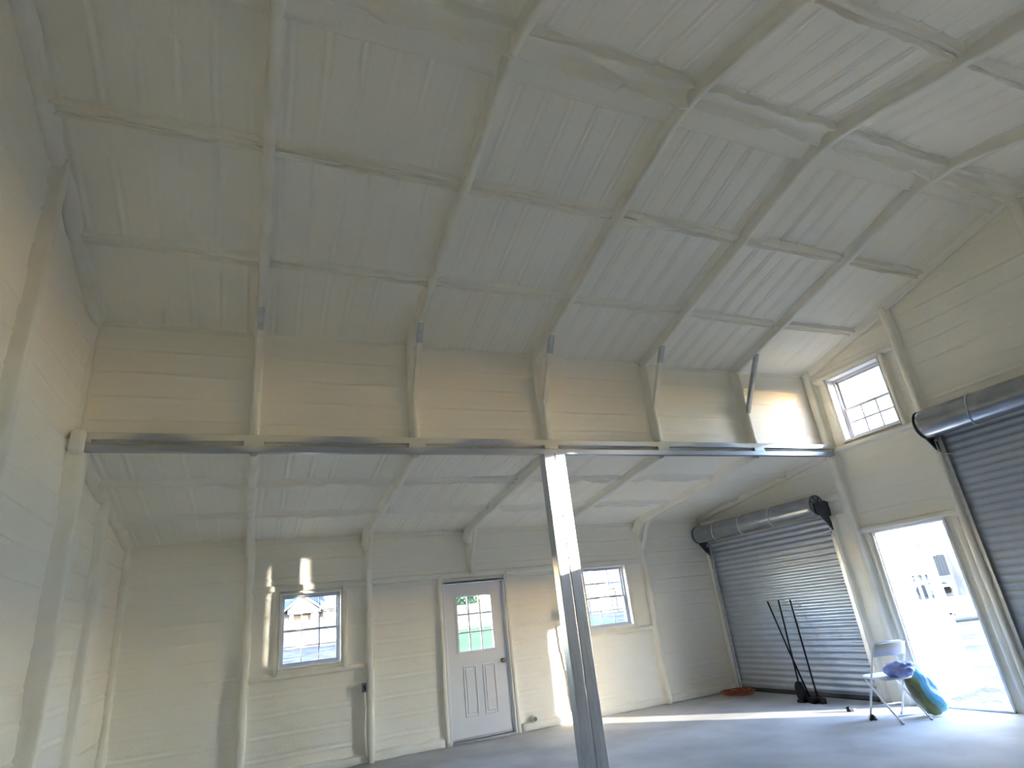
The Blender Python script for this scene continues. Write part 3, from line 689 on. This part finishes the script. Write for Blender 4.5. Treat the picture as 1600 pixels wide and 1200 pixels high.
MB().tube([(-0.03, -0.03, -0.06), (-0.035, -0.025, -0.4), (0.0, -0.03, -0.65), (0.03, -0.02, -0.85), (0.04, -0.03, -1.3)], 0.016, 8).build('conduit', FOAM_T, E2)
r = empty('pipe_stub', (5.36, D, 0.14)); tag(r, 'capped pipe stub poking from the foam near the floor by the closed door', 'pipe')
MB().tube([(0, 0.02, 0), (0, -0.07, 0), (0, -0.075, 0)], [0.045, 0.042, 0.036], 18).build('pipe', FOAM_T, r)
MB().tube([(0, -0.07, 0), (0, -0.085, 0)], [0.030, 0.026], 18).build('cap', BOXG, r)

# ---- orange cord coil
b = MB(); pts = []
for k in range(240):
    a = k*2*math.pi/40; q = k/240
    rr = 0.23 + 0.05*math.sin(a*0.37+1) - 0.03*q
    pts.append((rr*math.cos(a)*1.0, rr*math.sin(a)*0.9, 0.012 + 0.045*(0.5+0.5*math.sin(a*0.61+q*9)) + 0.02*q))
o = b.tube(pts, 0.008, 6).build('extension_cord', ORANGE); o.location = (8.74, 2.66, 0)
tag(o, 'coiled orange extension cord on the floor in the corner', 'cord')

# ---- brooms leaning on the small roll-up door
def pole_tool(label, foot, top, head):
    r = empty('push_broom', foot); tag(r, label, 'broom', 'black brooms leaning on the roll-up door')
    f = Vector(foot); t = Vector(top)-f
    MB().tube([(0, 0, 0.06), t*0.5, t], [0.0125, 0.012, 0.012], 10).build('handle', BLACK, r)
    if head == 'disc':
        b = MB(); R = 0.125
        rings = [[(xx, rr*math.cos(2*math.pi*q/24)*0.62, 0.14+rr*math.sin(2*math.pi*q/24)) for q in range(24)] for xx, rr in ((-0.03, R*0.8), (-0.02, R), (0.012, R), (0.022, R*0.85))]
        b.loft(rings).build('round_head', BLACK, r)
        MB().box((-0.05, -0.06, 0.0), (0.05, 0.06, 0.035), 0.008).build('brush_block', BLACK, r)
        MB().tube([(0, 0, 0.05), tuple(t*0.16)], 0.018, 10).build('ferrule', BLACK, r)
    else:
        L = head
        M = Matrix.Rotation(math.radians(-25), 4, 'Z')
        MB().box((-0.04, -L/2, 0.03), (0.04, L/2, 0.07), 0.012, M).build('head_block', BLACK, r)
        b = MB()
        for k in range(16):
            yy = -L/2+L*(k+0.5)/16
            b.box((-0.035, yy-L/36, 0.0), (0.035, yy+L/36, 0.034), 0, M)
        b.build('bristles', BLACK, r)
        MB().tube([(0, 0, 0.05), tuple(t*0.10)], 0.019, 10).build('ferrule', BLACK, r)
xc = XR-0.035
def top_of(u, v): p = px(u, v, 0, xc); return (p[0]-0.012, p[1], p[2])
f3 = px(1276, 1094, 2, 0.03); f1 = px(1264, 1096, 2, 0.03); f2 = px(1248, 1096, 2, 0.03)
pole_tool('black broom with upright handle beside the crossed pair', (f3[0]+0.03, f3[1], 0), top_of(1235, 937), 0.36)
pole_tool('black broom whose long handle slants across the disc-headed one', (f1[0]+0.10, f1[1]+0.06, 0), top_of(1200, 940), 0.30)
pole_tool('black broom with a round upright head, handle crossing another', (f2[0]+0.12, f2[1]+0.04, 0), top_of(1217, 938), 'disc')
# scraps on the floor
q = px(1327, 1112, 2, 0.0)
r = empty('bottle_cap_scrap', (q[0], q[1], 0)); tag(r, 'tiny black and white plastic scrap on the floor before the roll-up door', 'scrap')
MB().tube([(0, 0, 0), (0, 0, 0.05), (0, 0, 0.055)], [0.025, 0.025, 0.018], 12).build('black_cap', BLACK, r)
MB().box((0.02, -0.06, 0), (0.055, -0.02, 0.03), 0.006).build('white_tab', VINYLW, r)
q = px(1361, 1126, 2, 0.0)
b = MB()
b.tube([(0.032*math.cos(a), 0.024*math.sin(a), 0.018+0.006*math.sin(2*a)) for a in [2*math.pi*k/16 for k in range(16)]], 0.014, 8, closed=True)
b.tube([(-0.03, 0, 0.025), (0.0, 0.0, 0.045), (0.035, 0, 0.03)], [0.014, 0.022, 0.012], 8)
o = b.build('tape_roll', BLACK); o.location = (q[0]+0.02, q[1]-0.02, 0); tag(o, 'small black roll of tape at the foot of the folding chair', 'tape')

# ---- folding chair
ch = empty('folding_chair', (8.275, -0.40, 0), math.radians(-15)); tag(ch, 'white metal folding chair beside the open doorway', 'chair')
hw = 0.205; R = 0.0115
zt = 0.80
def upr(s): return [(s*hw, 0.235, 0.0), (s*hw, 0.02, 0.43), (s*hw, -0.12, 0.68)]
arc = [(s*(hw - 0.05*(1-math.cos(t))), 0, 0.05*math.sin(t)) for s in (1,) for t in (0,)]
pts = [(-hw, 0.235, 0.0), (-hw, 0.02, 0.43), (-hw, -0.13, 0.70), (-hw+0.01, -0.155, 0.755), (-hw+0.05, -0.17, 0.79), (0, -0.176, 0.80), (hw-0.05, -0.17, 0.79), (hw-0.01, -0.155, 0.755), (hw, -0.13, 0.70), (hw, 0.02, 0.43), (hw, 0.235, 0.0)]
MB().tube(pts, R, 10).build('back_frame', CHAIRW, ch)
for s in (-1, 1):
    MB().tube([(s*(hw-0.028), 0.17, 0.405), (s*(hw-0.028), -0.02, 0.215), (s*(hw-0.028), -0.235, 0.0)], R*0.95, 10).build('rear_leg', CHAIRW, ch)
    for fy in (0.235,): MB().tube([(s*hw, fy+0.003, 0), (s*hw, fy-0.006, 0.03)], R*1.35, 10).build('foot_cap', VINYL, ch)
    MB().tube([(s*(hw-0.028), -0.24, 0), (s*(hw-0.028), -0.21, 0.03)], R*1.35, 10).build('foot_cap', VINYL, ch)
    MB().tube([(s*(hw-0.005), 0.02, 0.425), (s*(hw-0.03), 0.03, 0.42)], 0.008, 8).build('hinge_pin', GALV, ch)
MB().tube([(-hw, 0.17, 0.13), (hw, 0.17, 0.13)], 0.008, 8).build('front_stretcher', CHAIRW, ch)
MB().tube([(-hw+0.028, -0.17, 0.065), (hw-0.028, -0.17, 0.065)], 0.008, 8).build('rear_stretcher', CHAIRW, ch)
# seat: rounded panel, slightly dished
rings = []
for z, k in ((0.418, 0.96), (0.424, 1.0), (0.436, 1.0), (0.442, 0.965)):
    ring = []
    for q in range(32):
        a = 2*math.pi*q/32; c, s_ = math.cos(a), math.sin(a); e = 0.35
        ring.append((0.195*k*math.copysign(abs(c)**e, c), 0.03+0.20*k*math.copysign(abs(s_)**e, s_), z+0.01*(s_ if z > 0.42 else s_)))
    rings.append(ring)
MB().loft(rings).build('seat', CHAIRW, ch)
rows = []
for k in range(9):
    f = k/8; xx = -hw+0.01+(2*hw-0.02)*f; bow = -0.022*math.sin(math.pi*f)
    rows.append([(xx, -0.105+bow+dy, 0.655+0) if False else (xx, -0.118+bow-0.22*0+dy-(zz-0.66)*0.52, zz) for (dy, zz) in ((-0.006, 0.655), (-0.006, 0.72), (-0.006, 0.785), (0.006, 0.785), (0.006, 0.72), (0.006, 0.655))])
MB().loft(rows).build('backrest', CHAIRW, ch)

# ---- cloth on the seat and sack behind the chair
def blob(name, m, sx, sy, sz, seed, e=0.7, nz=0.12, n=40, k=22, taper=0.0):
    V = []; Fq = []
    for i in range(k+1):
        ph = -math.pi/2 + math.pi*i/k
        for j in range(n):
            th = 2*math.pi*j/n
            cp, sp, c, s_ = math.cos(ph), math.sin(ph), math.cos(th), math.sin(th)
            f = lambda v: math.copysign(abs(v)**e, v)
            V.append((sx*f(cp)*f(c), sy*f(cp)*f(s_), sz*f(sp)))
    V = np.array(V); q = V/np.array((sx, sy, sz))
    d = vn(q[:, 0]*2.1+q[:, 2]*1.7, q[:, 1]*2.3+q[:, 2], seed) + 0.5*vn(q[:, 0]*5+3*q[:, 2], q[:, 1]*5, seed+2)
    V = V*(1+nz*d)[:, None]
    V[:, 0] *= 1-taper*q[:, 2]; V[:, 1] *= 1-taper*q[:, 2]
    for i in range(k):
        for j in range(n): Fq.append((i*n+j, i*n+(j+1) % n, (i+1)*n+(j+1) % n, (i+1)*n+j))
    return link(name, mesh_np(name, V, Fq), m)
CLOTH = mat('lavender_cloth', (0.22, 0.28, 0.62), 0.7, color2=(0.42, 0.48, 0.78), nscale=9, bump=0.3, bscale=30, bdist=0.01)
p = ch.matrix_basis @ Vector((0.06, -0.14, 0.44))
o = blob('bundled_cloth', CLOTH, 0.13, 0.15, 0.075, 4.0, e=0.8, nz=0.2); o.location = (p.x, p.y, 0.44+0.068); o.rotation_euler = (0.0, 0.0, 0.4)
tag(o, 'lavender blue bundled cloth on the folding chair seat', 'cloth')
def sack_mat():
    m = bpy.data.materials.new('printed_sack'); m.use_nodes = True; t = m.node_tree; b = t.nodes['Principled BSDF']
    tc = t.nodes.new('ShaderNodeTexCoord'); sep = t.nodes.new('ShaderNodeSeparateXYZ'); t.links.new(tc.outputs['Object'], sep.inputs[0])
    no = t.nodes.new('ShaderNodeTexNoise'); no.inputs['Scale'].default_value = 5; t.links.new(tc.outputs['Object'], no.inputs[0])
    ad = t.nodes.new('ShaderNodeMath'); ad.operation = 'MULTIPLY_ADD'; t.links.new(no.outputs[0], ad.inputs[0]); ad.inputs[1].default_value = 0.22; t.links.new(sep.outputs[0], ad.inputs[2])
    mr = t.nodes.new('ShaderNodeMapRange'); t.links.new(ad.outputs[0], mr.inputs[0]); mr.inputs[1].default_value = -0.10; mr.inputs[2].default_value = 0.32
    r = t.nodes.new('ShaderNodeValToRGB'); cr = r.color_ramp; cr.interpolation = 'CONSTANT'
    cols = [(0.0, (0.10, 0.10, 0.05)), (0.2, (0.16, 0.19, 0.07)), (0.36, (0.10, 0.33, 0.42)), (0.5, (0.12, 0.45, 0.72)), (0.62, (0.75, 0.82, 0.86)), (0.7, (0.10, 0.42, 0.70)), (0.86, (0.7, 0.76, 0.8))]
    cr.elements[0].position, cr.elements[0].color = cols[0][0], (*cols[0][1], 1); cr.elements[1].position, cr.elements[1].color = cols[1][0], (*cols[1][1], 1)
    for pos, c in cols[2:]: e = cr.elements.new(pos); e.color = (*c, 1)
    t.links.new(mr.outputs[0], r.inputs[0]); t.links.new(r.outputs[0], b.inputs['Base Color']); b.inputs['Roughness'].default_value = 0.35
    return m
o = blob('plastic_sack', sack_mat(), 0.14, 0.10, 0.235, 9.0, e=0.62, nz=0.10, taper=0.1)
o.location = (8.60, -0.54, 0.245); o.rotation_euler = (math.radians(-8), math.radians(-20), math.radians(-20))
tag(o, 'printed blue and green plastic sack slumped against the folding chair', 'sack')

# ================================================================== outdoors
def ground_z(x, y):
    d = np.maximum(np.maximum(y-3.4, x-9.4), 0.0)
    return -0.12 + 1.30*sm(4.0, 34.0, d) + 0.04*vn(x*0.7, y*0.7, 2)*sm(0.3, 3, d)
def ground_mesh():
    xs = np.concatenate([np.linspace(-60, 9, 50), np.linspace(9.4, 45, 120), np.linspace(46, 110, 30)])
    ysn = np.concatenate([np.linspace(-60, -8, 30), np.linspace(-7.5, 3, 30), np.linspace(3.5, 40, 100), np.linspace(41, 120, 30)])
    X, Y = np.meshgrid(xs, ysn, indexing='ij'); Z = ground_z(X, Y)
    Z = np.where((X > -0.3) & (X < 9.35) & (Y > YN-0.4) & (Y < 3.35), -0.16, Z)
    idx = np.arange(X.size).reshape(X.shape)
    Q = np.stack([idx[:-1, :-1], idx[1:, :-1], idx[1:, 1:], idx[:-1, 1:]], -1).reshape(-1, 4)
    return mesh_np('ground', np.stack([X, Y, Z], -1).reshape(-1, 3), Q)
def ground_mat():
    m = mat('yard_ground', (0.075, 0.067, 0.060), 1.0, color2=(0.15, 0.135, 0.12), nscale=1.4, bump=0.8, bscale=6, bdist=0.06, detail=10, spec=0.0)
    t = m.node_tree; b = t.nodes['Principled BSDF']
    src = b.inputs['Base Color'].links[0].from_socket
    geo = t.nodes.new('ShaderNodeNewGeometry'); sep = t.nodes.new('ShaderNodeSeparateXYZ'); t.links.new(geo.outputs['Position'], sep.inputs[0])
    n = t.nodes.new('ShaderNodeTexNoise'); n.inputs['Scale'].default_value = 0.5; t.links.new(geo.outputs['Position'], n.inputs[0])
    # grass patch seen through the closed door
    mr = t.nodes.new('ShaderNodeMapRange'); mr.inputs[1].default_value = 7.5; mr.inputs[2].default_value = 9.5; t.links.new(sep.outputs[0], mr.inputs[0])
    mr2 = t.nodes.new('ShaderNodeMapRange'); mr2.inputs[1].default_value = 22.0; mr2.inputs[2].default_value = 20.0; t.links.new(sep.outputs[0], mr2.inputs[0])
    mr3 = t.nodes.new('ShaderNodeMapRange'); mr3.inputs[1].default_value = 8.0; mr3.inputs[2].default_value = 10.0; t.links.new(sep.outputs[1], mr3.inputs[0])
    a = t.nodes.new('ShaderNodeMath'); a.operation = 'MULTIPLY'; t.links.new(mr.outputs[0], a.inputs[0]); t.links.new(mr2.outputs[0], a.inputs[1])
    a2 = t.nodes.new('ShaderNodeMath'); a2.operation = 'MULTIPLY'; t.links.new(a.outputs[0], a2.inputs[0]); t.links.new(mr3.outputs[0], a2.inputs[1])
    gr = t.nodes.new('ShaderNodeValToRGB'); gr.color_ramp.elements[0].color = (0.07, 0.11, 0.04, 1); gr.color_ramp.elements[1].color = (0.12, 0.17, 0.075, 1); t.links.new(n.outputs[0], gr.inputs[0])
    mx = t.nodes.new('ShaderNodeMix'); mx.data_type = 'RGBA'; t.links.new(a2.outputs[0], mx.inputs[0]); t.links.new(src, mx.inputs[6]); t.links.new(gr.outputs[0], mx.inputs[7])
    t.links.new(mx.outputs[2], b.inputs['Base Color']); return m
g = link('ground', ground_mesh(), ground_mat()); tag(g, 'rough bare yard with a patch of grass outside the hall', 'ground', kind='structure')

# ---- wooden fence behind the hall
WOOD = mat('weathered_wood', (0.12, 0.105, 0.095), 0.85, color2=(0.20, 0.18, 0.165), nscale=2.5, stretch=(6, 1, 0.35), detail=6, spec=0.0)
POSTW = mat('fence_post', (0.45, 0.45, 0.46), 0.6, 0.2)
FYD = 36.0
fence = empty('board_fence', (2, FYD, 0)); tag(fence, 'tall weathered board fence with metal posts behind the hall', 'fence')
random.seed(3)
xsf = np.arange(-1.5, 34, 2.44)
for k, x in enumerate(xsf):
    zb = float(ground_z(np.array([x]), np.array([FYD]))[0]) - 0.02
    b = MB(); nb = 17
    for q in range(nb):
        x0 = x-2+q*2.44/nb; hh = 1.60+random.uniform(-0.015, 0.015); yy = random.uniform(-0.006, 0.006)
        b.box((x0+0.004, yy, zb+random.uniform(0.0, 0.05)), (x0+2.44/nb-0.004, yy+0.018, zb+hh))
    o = b.build('board_section', WOOD, fence)
    for hz_ in (0.25, 0.95, 1.5): MB().box((x-2, -0.045, zb+hz_), (x-2+2.44, -0.008, zb+hz_+0.09)).build('rail', WOOD, fence)
    MB().tube([(x-2, -0.09, zb-0.05), (x-2, -0.09, zb+1.72)], 0.045, 10).build('post', POSTW, fence)

# ---- houses beyond the fence
BRICKC = mat('pale_brick', (0.28, 0.24, 0.21), 0.85, color2=(0.34, 0.30, 0.26), nscale=3)
TRIMH = mat('house_trim', (0.62, 0.61, 0.59), 0.6)
ROOFM = mat('slate_roof', (0.07, 0.08, 0.105), 0.8, color2=(0.10, 0.11, 0.135), nscale=2.5, stretch=(1, 1, 4))
HGL = mat('house_glass', (0.05, 0.09, 0.12), 0.08, 0.0, spec=0.8)
def gable(b, xa, xb, yf, yb, ze, zr, th=0.16, over=0.35):
    """two roof planes with the gable end facing -y"""
    xm = (xa+xb)/2; sl = (zr-ze)/(xm-xa)
    for s in (-1, 1):
        xe = xm+s*(xm-xa+over); zz = zr-sl*(xm-xa+over)
        b.poly([(xm, yf-over, zr), (xe, yf-over, zz), (xe, yf-over, zz-th), (xm, yf-over, zr-th)], (0, yb-yf+over, 0))
def house_window(root, x0, x1, z0, z1, y, n=2):
    b = MB(); t = 0.09
    b.box((x0-t, y-0.05, z0-t), (x0, y+0.02, z1+t)).box((x1, y-0.05, z0-t), (x1+t, y+0.02, z1+t)).box((x0, y-0.05, z0-t), (x1, y+0.02, z0)).box((x0, y-0.05, z1), (x1, y+0.02, z1+t))
    for k in range(1, n): xm = x0+(x1-x0)*k/n; b.box((xm-0.04, y-0.045, z0), (xm+0.04, y+0.02, z1))
    f = b.build('window', TRIMH, root)
    for k in range(n):
        xa, xb = x0+(x1-x0)*k/n, x0+(x1-x0)*(k+1)/n
        MB().box((xa+0.02, y-0.03, z0), (xb-0.02, y-0.01, z1)).build('pane', HGL, f)
HY = 50.0
h1 = empty('brick_house', (6.0, HY, 1.0)); tag(h1, 'pale brick house with gabled porch and blue slate roof beyond the fence', 'house')
def hb(root, a, c, name, m, bev=0): 
    o = root.location; return MB().box([a[i]-o[i] for i in range(3)], [c[i]-o[i] for i in range(3)], bev).build(name, m, root)
# coordinates in world metres, shifted into the house's own frame
def hpoly(root, pts, h, name, m):
    o = Vector(root.location); return MB().poly([Vector(p)-o for p in pts], h).build(name, m, root)
hb(h1, (2.0, HY+2.2, 0.9), (7.5, HY+8, 3.8), 'wall', BRICKC)
hb(h1, (7.5, HY+0.6, 0.9), (14.0, HY+8, 4.0), 'wall', BRICKC)
hpoly(h1, [(1.6, HY+1.8, 3.7), (8.2, HY+1.8, 3.7), (8.2, HY+5.5, 6.9), (4.0, HY+5.5, 6.9)], (0, 0.05, 0.18), 'main_roof', ROOFM)
hpoly(h1, [(7.3, HY+0.2, 3.95), (14.4, HY+0.2, 3.95), (14.4, HY+2.2, 4.75), (7.3, HY+2.2, 4.75)], (0, 0.04, 0.15), 'lower_roof', ROOFM)
hb(h1, (7.75, HY+1.6, 4.4), (10.5, HY+6, 7.2), 'upper_storey', BRICKC)
gb = MB()
def local(root, *pts): o = Vector(root.location); return [Vector(p)-o for p in pts]
# porch
apex, eL, eR = (5.75, 5.25), 4.35, 7.15
hb(h1, (4.75, HY, 1.0), (5.05, HY+0.35, 3.9), 'porch_pier', BRICKC); hb(h1, (6.45, HY, 1.0), (7.1, HY+0.35, 3.9), 'porch_pier', BRICKC)
hb(h1, (4.6, HY-0.02, 3.75), (7.2, HY+0.35, 4.05), 'porch_lintel', TRIMH)
hb(h1, (4.9, HY+2.0, 1.0), (6.6, HY+2.15, 3.8), 'porch_back', BRICKC)
hpoly(h1, [(eL+0.2, HY+0.02, 4.05), (eR-0.1, HY+0.02, 4.05), (apex[0], HY+0.02, apex[1]-0.12)], (0, 0.2, 0), 'gable_face', BRICKC)
for s, ex in ((-1, eL-0.1), (1, eR+0.15)):
    hpoly(h1, [(apex[0], HY-0.3, apex[1]), (ex, HY-0.3, 4.12), (ex, HY-0.3, 3.98), (apex[0], HY-0.3, apex[1]-0.16)], (0, 0.12, 0), 'bargeboard', TRIMH)
    hpoly(h1, [(apex[0], HY-0.2, apex[1]+0.04), (ex, HY-0.2, 4.16), (ex, HY-0.2, 4.06), (apex[0], HY-0.2, apex[1]-0.06)], (0, 4.0, 0), 'porch_roof', ROOFM)
o1 = Vector(h1.location)
house_window(h1, 7.9-o1.x, 9.1-o1.x, 3.1-o1.z, 3.6-o1.z, HY+0.58-o1.y, 4)
house_window(h1, 8.05-o1.x, 8.6-o1.x, 5.05-o1.z, 5.6-o1.z, HY+1.58-o1.y, 2)
house_window(h1, 4.25-o1.x, 4.6-o1.x, 2.9-o1.z, 3.4-o1.z, HY+2.18-o1.y, 1)

h2 = empty('slate_roof_house', (35.0, HY, 1.0)); tag(h2, 'house with steep slate roof and white gable beyond the fence, facing the far window', 'house')
hb(h2, (30.0, HY, 0.9), (34.6, HY+6, 3.9), 'wall', BRICKC); hb(h2, (34.6, HY+1.5, 0.9), (42, HY+7, 3.6), 'wall', BRICKC)
hpoly(h2, [(29.8, HY-0.3, 4.0), (35.2, HY-0.3, 4.0), (32.3, HY-0.3, 5.9)], (0, 0.3, 0), 'gable_face', TRIMH)
for ex in (29.5, 35.5):
    hpoly(h2, [(32.3, HY-0.5, 6.0), (ex, HY-0.5, 4.0), (ex, HY-0.5, 3.85), (32.3, HY-0.5, 5.8)], (0, 0.14, 0), 'bargeboard', TRIMH)
    hpoly(h2, [(32.3, HY-0.4, 6.1), (ex, HY-0.4, 4.08), (ex, HY-0.4, 3.96), (32.3, HY-0.4, 5.95)], (0, 6.0, 0), 'gable_roof', ROOFM)
hpoly(h2, [(33.6, HY+1.1, 3.55), (42.4, HY+1.1, 3.55), (40.0, HY+5.0, 6.6), (34.0, HY+5.0, 6.6)], (0, 0.05, 0.2), 'main_roof', ROOFM)
hb(h2, (35.0, HY+0.9, 1.0), (35.25, HY+1.15, 3.5), 'porch_pier', TRIMH); hb(h2, (37.4, HY+0.9, 1.0), (37.65, HY+1.15, 3.5), 'porch_pier', TRIMH)
hb(h2, (34.6, HY+0.8, 3.4), (42, HY+1.2, 3.6), 'porch_lintel', TRIMH)
o2 = Vector(h2.location)
house_window(h2, 31.3-o2.x, 33.2-o2.x, 2.5-o2.z, 3.3-o2.z, HY-0.02-o2.y, 3)
house_window(h2, 35.8-o2.x, 37.0-o2.x, 2.4-o2.z, 3.2-o2.z, HY+1.48-o2.y, 2)

h3 = empty('dark_roof_house', (25.5, 54, 1.0)); tag(h3, 'low house with blue hipped roof glimpsed through the closed door glass', 'house')
hb(h3, (23.5, 54, 0.9), (30, 60, 3.0), 'wall', BRICKC)
hpoly(h3, [(22.8, 53.6, 2.9), (30.5, 53.6, 2.9), (29.5, 57, 5.2), (26.2, 57, 5.2)], (0, 0.05, 0.2), 'hip_roof', ROOFM)
house_window(h3, -0.6, 0.6, 1.0, 1.7, -0.02, 2)

# ---- trees
LEAF = mat('leaf_green', (0.045, 0.085, 0.05), 0.7, color2=(0.08, 0.13, 0.07), nscale=2)
BARK = mat('tree_bark', (0.07, 0.062, 0.055), 0.95, color2=(0.13, 0.118, 0.105), nscale=3, stretch=(1, 1, 0.2), bump=0.8, bscale=6, bdist=0.08, spec=0.0)
def crown_mesh(rx, rz, n, seed, leaf=0.16):
    rg = np.random.default_rng(seed)
    d = rg.normal(size=(n, 3)); d /= np.linalg.norm(d, axis=1)[:, None]
    rr = rg.uniform(0.25, 1.0, n)**0.5; c = d*rr[:, None]*np.array((rx, rx, rz))
    c *= (1+0.25*vn(d[:, 0]*2.3+seed, d[:, 1]*2.3+d[:, 2]*2, seed))[:, None]
    a = rg.normal(size=(n, 3)); a /= np.linalg.norm(a, axis=1)[:, None]
    b_ = np.cross(a, rg.normal(size=(n, 3))); b_ /= np.linalg.norm(b_, axis=1)[:, None]
    s = rg.uniform(0.6, 1.3, n)[:, None]*leaf
    V = np.stack([c-a*s, c+b_*s*0.55, c+a*s, c-b_*s*0.55], 1).reshape(-1, 3)
    return mesh_np('foliage', V, np.arange(4*n).reshape(-1, 4), False)
def tree(label, x, y, h, rx, rz, n, seed, trunk=0.16):
    zb = float(ground_z(np.array([x]), np.array([y]))[0])-0.05
    r = empty('leafy_tree', (x, y, zb)); tag(r, label, 'tree')
    MB().tube([(0, 0, 0), (0.05, 0.02, h*0.4), (0.0, 0.08, h*0.75)], [trunk*1.25, trunk*0.9, trunk*0.4], 10).build('trunk', BARK, r)
    o = link('foliage', crown_mesh(rx, rz, n, seed), LEAF, r); o.location = (0, 0, h)
tree('rounded green tree beyond the fence, seen through the closed door glass', 18.9, 47.0, 2.1, 1.5, 1.1, 2600, 5)
tree('green tree beyond the fence, between the two nearer houses', 13.6, 66.0, 3.4, 2.0, 1.8, 2600, 8)
# big trunk east of the open door
tx, ty = 26.0, 9.02
zb = float(ground_z(np.array([tx]), np.array([ty]))[0])
bt = empty('old_tree', (tx, ty, zb)); tag(bt, 'big bare tree trunk in the yard outside the open doorway', 'tree')
MB().tube([(0, 0, -0.2), (0, 0, 0.15), (0, 0.0, 0.7), (0.02, 0.02, 2.0), (0.0, 0.0, 4.0), (0.05, 0.1, 4.9), (0.1, 0.15, 5.5)], [0.78, 0.60, 0.46, 0.42, 0.40, 0.30, 0.14], 20).build('trunk', BARK, bt)
for k, (a, h_) in enumerate(((0.4, 3.9), (2.2, 4.4), (4.0, 4.7))):
    c, s_ = math.cos(a), math.sin(a)
    MB().tube([(0, 0, h_), (c*0.5, s_*0.5, h_+0.4), (c*1.0, s_*1.0, h_+0.75), (c*1.4, s_*1.4, h_+0.9)], [0.2, 0.16, 0.11, 0.04], 10).build('branch', BARK, bt)
# dark fence far east, low mound, trailer, tarp
fe = empty('plank_fence', (42, 20, 0)); tag(fe, 'dark plank fence at the far end of the yard outside the doorway', 'fence')
DWOOD = mat('dark_wood', (0.045, 0.042, 0.04), 0.9, spec=0.0)
for k in range(14):
    y = 4+k*2.4; zg = float(ground_z(np.array([42.0]), np.array([y]))[0])
    b = MB()
    for q in range(12): b.box((0, y-20+q*0.2+0.006, zg-0.1), (0.03, y-20+(q+1)*0.2-0.006, zg+1.25+0.02*math.sin(q*2.1+k)))
    b.build('board_section', DWOOD, fe); MB().box((-0.09, y-20-0.05, zg-0.1), (0.0, y-20+0.05, zg+1.3)).build('post', DWOOD, fe)
TARP = mat('pale_tarp', (0.14, 0.15, 0.17), 0.9, color2=(0.20, 0.21, 0.235), nscale=2, bump=0.5, bscale=4, bdist=0.05, spec=0.0)
o = blob('covered_mound', TARP, 2.2, 3.2, 0.42, 13.0, e=1.0, nz=0.12); q = px(1492, 936, 0, 24.0); o.location = (22.0, q[1]-0.3, float(ground_z(np.array([22.0]), np.array([q[1]]))[0])+0.12)
tag(o, 'long low mound under a pale tarp in the yard outside the doorway', 'mound')
BLUE = mat('blue_plastic', (0.05, 0.22, 0.45), 0.4)
q = px(1515, 901, 0, 27.0); r = empty('plastic_pool', (27.5, q[1], float(ground_z(np.array([27.5]), np.array([q[1]]))[0]))); tag(r, 'blue plastic tub beside the big tree trunk in the yard', 'tub')
rings = [[(rr*math.cos(2*math.pi*k/24), rr*math.sin(2*math.pi*k/24), z) for k in range(24)] for rr, z in ((0.5, 0), (0.62, 0.3), (0.65, 0.32), (0.62, 0.33), (0.58, 0.3), (0.48, 0.04))]
MB().loft(rings).build('shell', BLUE, r)
MB().tube([(0.64*math.cos(2*math.pi*k/24), 0.64*math.sin(2*math.pi*k/24), 0.33) for k in range(24)], 0.03, 6, closed=True).build('rim', STRAP, r)
q = px(1466, 906, 0, 28.0); zg = float(ground_z(np.array([28.0]), np.array([q[1]]))[0])
r = empty('utility_trailer', (28.0, q[1]+0.3, zg)); tag(r, 'small white utility trailer parked in the yard outside the doorway', 'trailer')
MB().box((-0.6, -0.9, 0.32), (0.6, 0.9, 0.40), 0.01).build('bed', VINYLW, r)
for s in (-1, 1):
    MB().tube([(s*0.66, 0.0, 0.24), (s*0.80, 0.0, 0.24)], 0.24, 18).build('wheel', BLACK, r)
    MB().tube([(s*0.73, 0.34*math.cos(a), 0.24+0.34*math.sin(a)) for a in [math.pi*k/12 for k in range(13)]], 0.025, 6).build('fender', VINYLW, r)
MB().tube([(0, -0.9, 0.35), (0, -1.9, 0.33)], 0.03, 8).build('tongue', VINYLW, r)
MB().tube([(-0.58, 0.88, 0.4), (-0.58, 0.88, 0.75), (0.58, 0.88, 0.75), (0.58, 0.88, 0.4)], 0.025, 8).build('rail', VINYLW, r)
